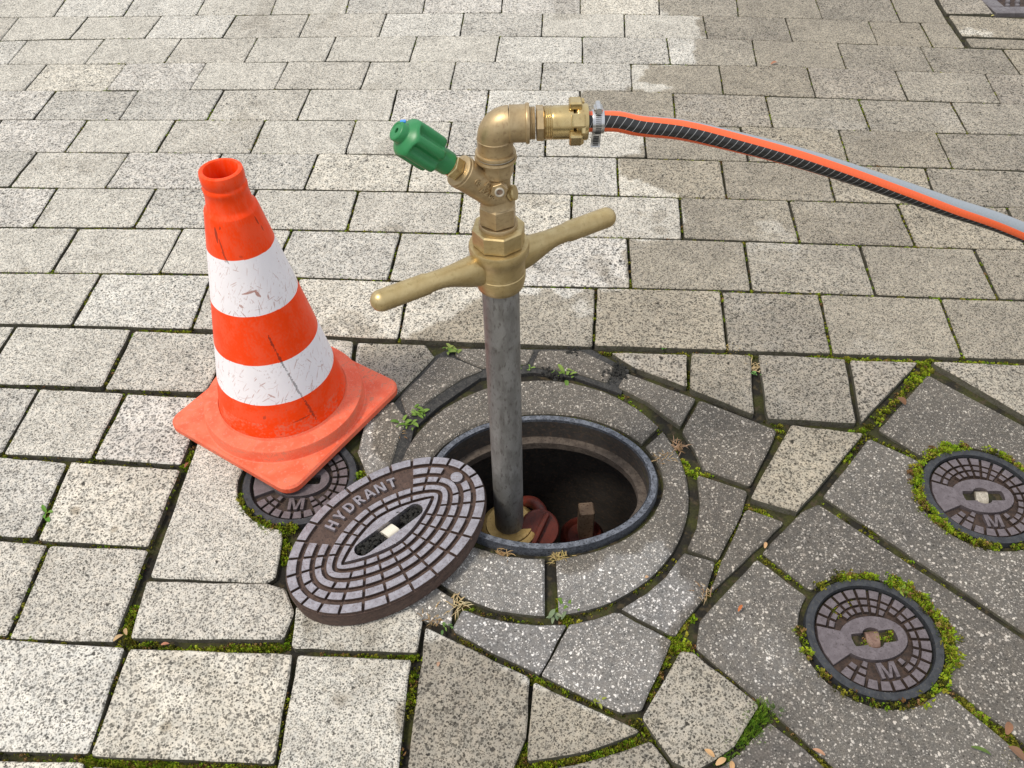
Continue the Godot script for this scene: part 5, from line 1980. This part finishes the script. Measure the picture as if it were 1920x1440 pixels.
func moss_tone(fresh: float) -> Color:
	var r := rng.randf()
	var c := Color(0.075, 0.080, 0.012)
	if r < fresh * 0.75:
		c = Color(0.19, 0.34, 0.015).lerp(Color(0.40, 0.48, 0.03), rng.randf())
	elif r < 0.55 + fresh * 0.4:
		c = Color(0.38, 0.35, 0.04).lerp(Color(0.16, 0.17, 0.02), rng.randf())
	elif r > 0.91:
		c = Color(0.42, 0.26, 0.11).lerp(Color(0.20, 0.10, 0.04), rng.randf())
	return c

func moss_line(p: Patch, pts: Array, per_cm: float, width: float, size: float, fresh: float, y := SOIL_Y):
	for k in pts.size() - 1:
		var a: Vector2 = pts[k]
		var b: Vector2 = pts[k + 1]
		var n := int(a.distance_to(b) * 130.0 * per_cm)
		for j in n:
			var q := a.lerp(b, rng.randf()) + Vector2(rng.randfn(), rng.randfn()) * width * 0.5
			put(p, Vector3(q.x, y + rng.randf_range(0.0, 0.002), q.y), size * rng.randf_range(0.5, 1.25), moss_tone(fresh))

func patch_node(called: String, p: Patch, mesh: Mesh, label: String, category: String):
	var mm := MultiMesh.new()
	mm.transform_format = MultiMesh.TRANSFORM_3D
	mm.use_colors = true
	mm.mesh = mesh
	mm.instance_count = p.xf.size()
	for k in p.xf.size():
		mm.set_instance_transform(k, p.xf[k])
		mm.set_instance_color(k, p.col[k])
	var o := MultiMeshInstance3D.new()
	o.name = numbered(called)
	o.multimesh = mm
	o.material_override = M.leaf
	o.set_meta("kind", "stuff")
	o.set_meta("label", label)
	o.set_meta("category", category)
	add_child(o)

func px_line(pts: Array) -> Array:
	var out := []
	for q in pts:
		out.append(g2(q[0], q[1]))
	return out

func build_plants():
	var moss := tuft_mesh(0)
	var sprig := tuft_mesh(1)
	var p := Patch.new()
	var nz := FastNoiseLite.new()
	nz.seed = 5
	nz.frequency = 3.2
	for j in joints:
		var a: Vector2 = j[0]
		var b: Vector2 = j[1]
		var n := int(a.distance_to(b) * 100.0 * 3.4)
		for k in n:
			var q := a.lerp(b, rng.randf())
			var dens := nz.get_noise_2d(q.x * 1.7, q.y * 1.7) * 0.9 + float(j[2])
			if rng.randf() < dens:
				q += Vector2(rng.randfn(), rng.randfn()) * 0.0011
				put(p, Vector3(q.x, SOIL_Y + 0.005 + rng.randf() * 0.004, q.y), rng.randf_range(0.0045, 0.0095), moss_tone(0.30 + maxf(0.0, nz.get_noise_2d(q.x * 4.0, q.y * 4.0))))
	# joints traced one by one: [points, tufts per cm, half width, size, freshness]
	for q in [
		[[[985, 537], [1050, 540], [1110, 545]], 5.0, 0.006, 0.010, 0.75],
		[[[1285, 545], [1400, 550], [1460, 551], [1530, 555]], 4.0, 0.005, 0.009, 0.7],
		[[[1530, 555], [1700, 557], [1760, 559], [1900, 565]], 3.0, 0.005, 0.009, 0.6],
		[[[1860, 556], [1915, 563]], 7.0, 0.006, 0.010, 0.8],
		[[[1515, 663], [1600, 668], [1660, 671], [1735, 674]], 6.0, 0.006, 0.010, 0.7],
		[[[1735, 674], [1800, 673], [1905, 676]], 4.0, 0.005, 0.009, 0.6],
		[[[1745, 662], [1735, 690], [1712, 712]], 10.0, 0.011, 0.011, 0.75],
		[[[1712, 712], [1660, 770], [1618, 805]], 4.5, 0.008, 0.009, 0.3],
		[[[1620, 800], [1590, 840], [1585, 860]], 6.0, 0.009, 0.011, 0.55],
		[[[1630, 810], [1680, 835], [1722, 852]], 3.0, 0.006, 0.008, 0.35],
		[[[1440, 785], [1470, 795], [1455, 812]], 3.0, 0.008, 0.008, 0.3],
		[[[1205, 1382], [1150, 1398], [1080, 1418], [990, 1438]], 9.0, 0.007, 0.010, 0.6],
		[[[1195, 1350], [1210, 1365], [1225, 1380]], 9.0, 0.012, 0.010, 0.35],
		[[[1262, 1200], [1240, 1250], [1215, 1310]], 6.0, 0.006, 0.009, 0.6],
		[[[1285, 1150], [1262, 1180], [1272, 1212], [1300, 1218]], 14.0, 0.011, 0.012, 0.85],
		[[[1015, 1270], [1090, 1300], [1190, 1345]], 3.0, 0.005, 0.008, 0.35],
		[[[850, 1185], [920, 1225], [1000, 1265]], 3.0, 0.005, 0.007, 0.2],
		[[[990, 1265], [1020, 1275]], 7.0, 0.006, 0.009, 0.35],
		[[[1054, 1125], [1060, 1165], [1075, 1160]], 9.0, 0.008, 0.011, 0.7],
		[[[235, 1200], [350, 1213], [460, 1212], [535, 1205]], 6.0, 0.006, 0.008, 0.3],
		[[[420, 1210], [470, 1212], [535, 1207]], 8.0, 0.006, 0.010, 0.75],
		[[[165, 1425], [250, 1432], [330, 1436]], 13.0, 0.007, 0.011, 0.7],
		[[[330, 1436], [520, 1442]], 7.0, 0.007, 0.010, 0.55],
		[[[160, 1415], [172, 1430]], 12.0, 0.007, 0.011, 0.75],
		[[[233, 1180], [246, 1135]], 11.0, 0.006, 0.010, 0.8],
		[[[222, 1205], [245, 1195], [232, 1170]], 8.0, 0.008, 0.009, 0.2],
		[[[225, 745], [205, 800], [185, 850]], 6.0, 0.004, 0.009, 0.65],
		[[[75, 985], [95, 930], [108, 905]], 7.0, 0.006, 0.010, 0.75],
		[[[132, 866], [162, 866]], 11.0, 0.005, 0.010, 0.75],
		[[[355, 840], [345, 872]], 10.0, 0.007, 0.010, 0.7],
		[[[95, 1018], [62, 1014]], 5.0, 0.004, 0.008, 0.4],
		[[[525, 1000], [530, 1045]], 10.0, 0.007, 0.012, 0.7],
		[[[540, 1195], [550, 1150]], 6.0, 0.004, 0.009, 0.6],
		[[[600, 1222], [700, 1226], [780, 1228]], 4.0, 0.004, 0.008, 0.4],
		[[[750, 1226], [782, 1228]], 10.0, 0.005, 0.010, 0.65],
		[[[775, 1250], [768, 1330]], 5.0, 0.005, 0.009, 0.55],
		[[[985, 1390], [968, 1440]], 12.0, 0.008, 0.011, 0.6],
		[[[1795, 1302], [1850, 1345], [1905, 1390]], 9.0, 0.009, 0.010, 0.5],
		[[[1905, 1395], [1920, 1430], [1880, 1440]], 9.0, 0.016, 0.011, 0.3],
		[[[1365, 1010], [1390, 960]], 4.0, 0.005, 0.009, 0.5],
		[[[1395, 945], [1420, 950], [1450, 962]], 5.0, 0.006, 0.009, 0.65],
		[[[1350, 1050], [1335, 1100], [1320, 1118]], 3.0, 0.006, 0.008, 0.35],
		[[[1430, 1037], [1470, 1065], [1510, 1094]], 3.5, 0.006, 0.008, 0.25],
		[[[1540, 938], [1720, 1055], [1900, 1180]], 0.9, 0.004, 0.007, 0.35],
		[[[1620, 975], [1660, 1000]], 4.0, 0.005, 0.009, 0.6],
		[[[1158, 728], [1200, 765], [1245, 812], [1278, 858]], 2.0, 0.006, 0.009, 0.55],
		[[[1278, 858], [1290, 880], [1330, 885]], 5.0, 0.008, 0.010, 0.6],
		[[[1125, 655], [1200, 660], [1290, 658]], 5.0, 0.004, 0.008, 0.4],
		[[[1290, 690], [1292, 720]], 5.0, 0.003, 0.009, 0.65],
		[[[1300, 655], [1420, 662]], 2.5, 0.004, 0.008, 0.35],
		[[[560, 520], [640, 524], [735, 528]], 3.5, 0.003, 0.008, 0.5],
		[[[260, 612], [300, 614], [355, 616]], 6.0, 0.003, 0.009, 0.6],
		[[[1270, 1045], [1200, 1095], [1130, 1132], [1060, 1155]], 1.6, 0.005, 0.006, 0.2],
		[[[860, 1130], [940, 1153], [1020, 1163]], 2.2, 0.004, 0.006, 0.3],
		[[[1310, 1215], [1420, 1312]], 1.2, 0.004, 0.007, 0.3],
		[[[1455, 1338], [1510, 1395]], 1.4, 0.004, 0.006, 0.3],
		[[[1515, 1398], [1570, 1445]], 5.0, 0.006, 0.008, 0.1],
		[[[670, 880], [682, 905]], 9.0, 0.004, 0.010, 0.6],
		[[[920, 1035], [950, 1040]], 6.0, 0.006, 0.008, 0.4],
		[[[985, 776], [1050, 774], [1120, 786], [1175, 808]], 2.5, 0.006, 0.007, 0.25],
		[[[820, 818], [880, 795]], 2.5, 0.006, 0.007, 0.2],
	]:
		moss_line(p, px_line(q[0]), q[1], q[2], q[3], q[4])
	patch_node("joint_moss", p, moss, "green and brown moss growing in the joints between paving stones", "moss")
	# moss rings round the covers; angles from the photograph, 0 to the right, 90 away
	for c in [
		[Vector2(0.4945, -0.5955), [[-75, -25, 4.0, 0.5], [-25, 62, 14.0, 0.75], [72, 105, 7.0, 0.7], [105, 125, 2.0, 0.3], [168, 196, 4.0, 0.65], [196, 245, 2.2, 0.3], [245, 285, 2.2, 0.4]], "bright moss crescent beside the cover with the mossy handle pocket"],
		[Vector2(0.7422, -0.8345), [[20, 70, 4.0, 0.6], [80, 125, 9.0, 0.8], [125, 150, 5.0, 0.4], [150, 175, 9.0, 0.8], [175, 215, 9.0, 0.75], [215, 262, 7.0, 0.65], [262, 300, 1.5, 0.5]], "bright moss ring beside the cover with the pale worn bar"],
		[Vector2(-0.3524, -0.905), [[195, 235, 5.0, 0.2], [235, 275, 9.0, 0.65], [-12, 5, 7.0, 0.6]], "moss along the cover under the traffic cone"],
	]:
		var m := Patch.new()
		var ce: Vector2 = c[0]
		for s in c[1]:
			var n := int((s[1] - s[0]) / 57.3 * 11.0 * float(s[2]))
			for k in n:
				var a := deg_to_rad(rng.randf_range(s[0], s[1]))
				var wide: float = 0.0035 if s[2] < 8.0 else 0.0052
				var r := 0.0990 + rng.randfn() * wide + (0.003 if s[2] > 12.0 else 0.0)
				r = maxf(r, 0.0915 + rng.randf() * 0.004)
				put(m, Vector3(ce.x + cos(a) * r, -0.007 + rng.randf() * 0.004, ce.y - sin(a) * r), rng.randf_range(0.006, 0.013), moss_tone(s[3]))
		patch_node("moss_ring", m, moss, c[2], "moss")
	var pocket := Patch.new()
	for q in [[1645, 1195], [1625, 1205], [1665, 1190], [1672, 1180], [1660, 1200], [1560, 1135], [1600, 1130], [1567, 1150]]:
		for k in 7:
			var v := on_level(q[0], q[1], -0.010)
			put(pocket, v + Vector3(rng.randfn() * 0.003, 0.0, rng.randfn() * 0.003), rng.randf_range(0.004, 0.008), moss_tone(0.8))
	patch_node("pocket_moss", pocket, moss, "tiny moss tufts in the handle pocket of the nearer iron cover", "moss")
	var fern := Patch.new()
	for q in [[[1440, 1318], [1425, 1345], 11.0, 0.013], [[1425, 1345], [1385, 1388], 9.0, 0.013], [[1385, 1388], [1350, 1415], 6.0, 0.012]]:
		var a := g2(q[0][0], q[0][1])
		var b := g2(q[1][0], q[1][1])
		for k in int(a.distance_to(b) * 100.0 * q[2]):
			var v := a.lerp(b, rng.randf()) + Vector2(rng.randfn(), rng.randfn()) * 0.007
			put(fern, Vector3(v.x, -0.009, v.y), q[3] * rng.randf_range(0.45, 0.95), Color(0.06, 0.17, 0.012).lerp(Color(0.22, 0.34, 0.03), rng.randf()))
	patch_node("feathery_weed", fern, sprig, "feathery bright green weed filling the joint beside a broken slab corner", "weed")
	weeds()
	litter()

func leaf(parent: Node3D, base: Vector3, dir: Vector3, length: float, width: float, c: Color, curl := 0.4, called := "leaf", mat: Material = null):
	# one curved leaf with a fold along its middle
	var g := Geo.new()
	g.tint = c
	var n := 6
	var side := dir.cross(Vector3.UP).normalized()
	var rows := []
	for k in n + 1:
		var f := float(k) / n
		var p := base + dir * length * f + Vector3.UP * (sin(f * PI * 0.9) * curl * length * 0.35 - f * f * curl * length * 0.15)
		var w := width * 0.5 * pow(sin(PI * clampf(0.06 + f * 0.94, 0, 1)), 0.7)
		rows.append([p + side * w + Vector3.UP * w * 0.35, p, p - side * w + Vector3.UP * w * 0.35])
	for k in n:
		for s in 2:
			var a: Vector3 = rows[k][s]
			var b: Vector3 = rows[k][s + 1]
			var d: Vector3 = rows[k + 1][s + 1]
			var e: Vector3 = rows[k + 1][s]
			var nn := (b - a).cross(e - a)
			if nn.length() < 1e-12:
				nn = Vector3.UP
			nn = nn.normalized()
			if nn.y < 0:
				nn = -nn
			g.quad(g.vert(a, nn), g.vert(b, nn), g.vert(d, nn), g.vert(e, nn))
	part(called, g.mesh(), M.leaf if mat == null else mat, parent)

func rosette(px: float, py: float, n: int, len_: float, label: String, c0: Color, c1: Color, y := -0.006):
	var v := on_level(px, py, y)
	var t := thing("weed_rosette", label, "weed", v, "small leafy weeds in the joints")
	for k in int(n * 1.5):
		var a := TAU * k / (n * 1.5) * rng.randf_range(0.6, 1.3) + rng.randf_range(-0.7, 0.7)
		var d := Vector3(cos(a), 0.05 + rng.randf() * 0.5, sin(a)).normalized()
		var l := len_ * rng.randf_range(0.35, 1.0)
		leaf(t, Vector3(rng.randfn() * len_ * 0.35, rng.randf() * 0.002, rng.randfn() * len_ * 0.25), d, l, l * rng.randf_range(0.30, 0.42), c0.lerp(c1, rng.randf()))

func grass(px: float, py: float, n: int, len_: float, label: String, c0: Color, c1: Color, y := -0.006):
	var v := on_level(px, py, y)
	var t := thing("dry_grass_tuft", label, "grass tuft", v, "dry grass tufts in the joints")
	var g := Geo.new()
	for k in n:
		var a := rng.randf() * TAU
		var d := Vector3(cos(a), rng.randf_range(0.05, 0.8), sin(a)).normalized()
		var l := len_ * rng.randf_range(0.25, 0.85)
		var b := Vector3(rng.randfn() * 0.006, 0, rng.randfn() * 0.005)
		var side := d.cross(Vector3.UP).normalized() * rng.randf_range(0.0005, 0.0010)
		g.tint = c0.lerp(c1, rng.randf())
		var mid := b + d * l * 0.55 + Vector3(0, l * 0.08, 0)
		var tip := b + d * l - Vector3(0, l * 0.12, 0)
		var nn := side.cross(d).normalized()
		var i0 := g.vert(b - side, nn)
		var i1 := g.vert(b + side, nn)
		var i2 := g.vert(mid + side * 0.8, nn)
		var i3 := g.vert(mid - side * 0.8, nn)
		var i4 := g.vert(tip, nn)
		g.quad(i0, i1, i2, i3)
		g.tri(i3, i2, i4)
	var o := part("grass_blades", g.mesh(), M.leaf, t)
	o.set_meta("kind", "stuff")

func weeds():
	var g0 := Color(0.09, 0.17, 0.025)
	var g1 := Color(0.17, 0.27, 0.05)
	rosette(840, 656, 8, 0.024, "weed with broad pale leaves at the paving edge behind the standpipe", g0, Color(0.22, 0.26, 0.07))
	rosette(1062, 699, 11, 0.022, "flat leafy weed beside a clod of black soil on the ring joint", g0, Color(0.20, 0.27, 0.06))
	rosette(990, 690, 5, 0.014, "small weed on the ring joint close to the pipe", g0, g1)
	rosette(783, 775, 9, 0.019, "jagged weed between traffic cone and pit, larger of the pair", g0, g1)
	rosette(760, 798, 9, 0.019, "jagged weed between traffic cone and pit, beside the cone base", g0, g1)
	rosette(1250, 652, 6, 0.016, "single leafy weed in the straight mossy joint above the ring stones", Color(0.06, 0.20, 0.03), g1)
	rosette(1420, 704, 5, 0.012, "tiny green weed among dry grass in a narrow joint", Color(0.10, 0.24, 0.05), Color(0.16, 0.32, 0.09))
	rosette(648, 521, 5, 0.013, "small weed in the joint behind the traffic cone", g0, g1)
	rosette(84, 965, 6, 0.020, "leafy weed in the upright joint of the light paving", Color(0.07, 0.20, 0.02), g1)
	rosette(1065, 1135, 7, 0.015, "weed growing where the ring joint meets the short cross joint", g0, g1)
	rosette(1040, 1160, 6, 0.017, "grey-green weed lying on the mossy round joint", Color(0.12, 0.17, 0.09), Color(0.20, 0.24, 0.14))
	rosette(835, 1178, 5, 0.016, "small weed with a red stem below the loose lid", Color(0.08, 0.16, 0.05), g1)
	rosette(1690, 1108, 7, 0.014, "pale leafy weed at the rim of the nearer cover", g0, Color(0.24, 0.32, 0.05))
	rosette(1125, 1310, 6, 0.011, "small yellow-green weed on a wedge of washed slab", Color(0.16, 0.20, 0.03), Color(0.26, 0.28, 0.05))
	var d0 := Color(0.42, 0.30, 0.15)
	var d1 := Color(0.22, 0.12, 0.05)
	grass(1246, 862, 60, 0.026, "rust coloured dry grass at the side of the pit rim", d0, d1)
	grass(1270, 838, 40, 0.024, "pinkish dry grass on the round joint", Color(0.45, 0.30, 0.2), d1)
	grass(1050, 1045, 50, 0.022, "dry grass hanging over the near pit rim at the cross joint", d0, Color(0.3, 0.24, 0.07))
	grass(942, 1040, 40, 0.020, "dry grass between loose lid and pit rim", d0, d1)
	grass(1320, 1113, 26, 0.030, "spidery dry grass where the wedge stone ends", Color(0.46, 0.34, 0.2), d1)
	grass(858, 1135, 30, 0.032, "straw tuft in the joint below the loose lid", Color(0.55, 0.47, 0.28), d0)
	grass(812, 1162, 36, 0.026, "brown grass under the edge of the loose lid", d0, d1)
	grass(1417, 690, 34, 0.022, "dry straw in the narrow joint among the light stones", Color(0.5, 0.4, 0.24), d0)
	grass(1375, 655, 24, 0.017, "yellow grass in the straight joint over the light stones", Color(0.42, 0.33, 0.10), d0)
	grass(745, 815, 18, 0.015, "thin dry grass beside the traffic cone base", d0, d1)

func litter():
	# dry leaves and scraps, each lying on the stones
	var spots := [
		[1452, 119, 0.030, 0.013, 0.3, Color(0.42, 0.19, 0.11), "curled orange-brown leaf on the damp far paving"],
		[1690, 752, 0.026, 0.016, 2.0, Color(0.20, 0.10, 0.05), "crumpled brown leaf in the moss beside a slab"],
		[1388, 1140, 0.018, 0.006, 0.9, Color(0.50, 0.16, 0.05), "narrow orange leaf on the slab beside the cover with mossy pocket"],
		[1352, 1428, 0.022, 0.010, 0.5, Color(0.62, 0.40, 0.20), "pale curled leaf below the feathery weed"],
		[1330, 1412, 0.020, 0.009, 2.4, Color(0.60, 0.37, 0.18), "tan curled leaf beside the feathery weed"],
		[1372, 1436, 0.018, 0.009, 1.4, Color(0.55, 0.33, 0.16), "tan leaf scrap on the broken slab corner"],
		[1535, 1410, 0.022, 0.007, 2.6, Color(0.48, 0.26, 0.16), "reddish leaf in the joint at the slab edge"],
		[1890, 1365, 0.026, 0.013, 1.0, Color(0.26, 0.13, 0.07), "brown leaf in the heap at the slab corner"],
		[1905, 1412, 0.030, 0.015, 2.2, Color(0.22, 0.12, 0.07), "dark brown leaf on the heap at the slab corner"],
		[1840, 1408, 0.032, 0.007, -0.5, Color(0.10, 0.16, 0.03), "narrow green leaf on the washed slab"],
		[1435, 1022, 0.016, 0.007, 1.2, Color(0.60, 0.36, 0.18), "pale leaf scrap where two slabs and the wedge meet"],
		[222, 1196, 0.020, 0.008, 0.7, Color(0.55, 0.38, 0.2), "straw coloured leaf scrap at a corner of four light stones"],
		[236, 1184, 0.016, 0.007, 2.0, Color(0.5, 0.33, 0.17), "curled scrap beside the straw coloured leaf"],
		[310, 1208, 0.016, 0.006, 0.1, Color(0.45, 0.2, 0.12), "reddish scrap in the joint of the light stones"],
		[350, 872, 0.016, 0.006, 1.2, Color(0.28, 0.10, 0.05), "rust coloured scrap beside the cone plate"],
		[822, 1245, 0.010, 0.006, 1.3, Color(0.45, 0.27, 0.18), "small tan petal on the stone below the loose lid"],
		[1213, 1082, 0.008, 0.006, 0.4, Color(0.55, 0.35, 0.2), "tiny tan scrap on the ring stone"],
		[1862, 30, 0.016, 0.008, 0.1, Color(0.5, 0.45, 0.15), "yellow leaf at the drain grate"],
	]
	for s in spots:
		var v := on_level(s[0], s[1], 0.0025)
		s[2] *= 0.75
		s[3] *= 0.75
		s[5] = Color(s[5].r * 0.8, s[5].g * 0.8, s[5].b * 0.8)
		var t := thing("dry_leaf", s[6], "leaf", v)
		var a: float = s[4]
		leaf(t, Vector3(-cos(a) * s[2] * 0.5, 0, sin(a) * s[2] * 0.5), Vector3(cos(a), 0.02, -sin(a)).normalized(), s[2], s[3], s[5], 0.5, "leaf_blade", M.litter)
	# black soil on the ring joint
	var g := Geo.new()
	for k in 160:
		var base: Array = [[1150, 702, 0.013], [1035, 702, 0.010], [1075, 660, 0.008], [1160, 690, 0.010]][rng.randi() % 4]
		var v := on_level(base[0], base[1], -0.003)
		lump(g, v + Vector3(rng.randfn() * base[2], rng.randf() * 0.003, rng.randfn() * base[2]), rng.randf_range(0.0012, 0.0042))
	var o := MeshInstance3D.new()
	o.name = "soil_crumbs"
	o.mesh = g.mesh()
	o.material_override = M.muck
	o.set_meta("kind", "stuff")
	o.set_meta("label", "black soil crumbs lying on the stones behind the pit")
	o.set_meta("category", "soil")
	add_child(o)
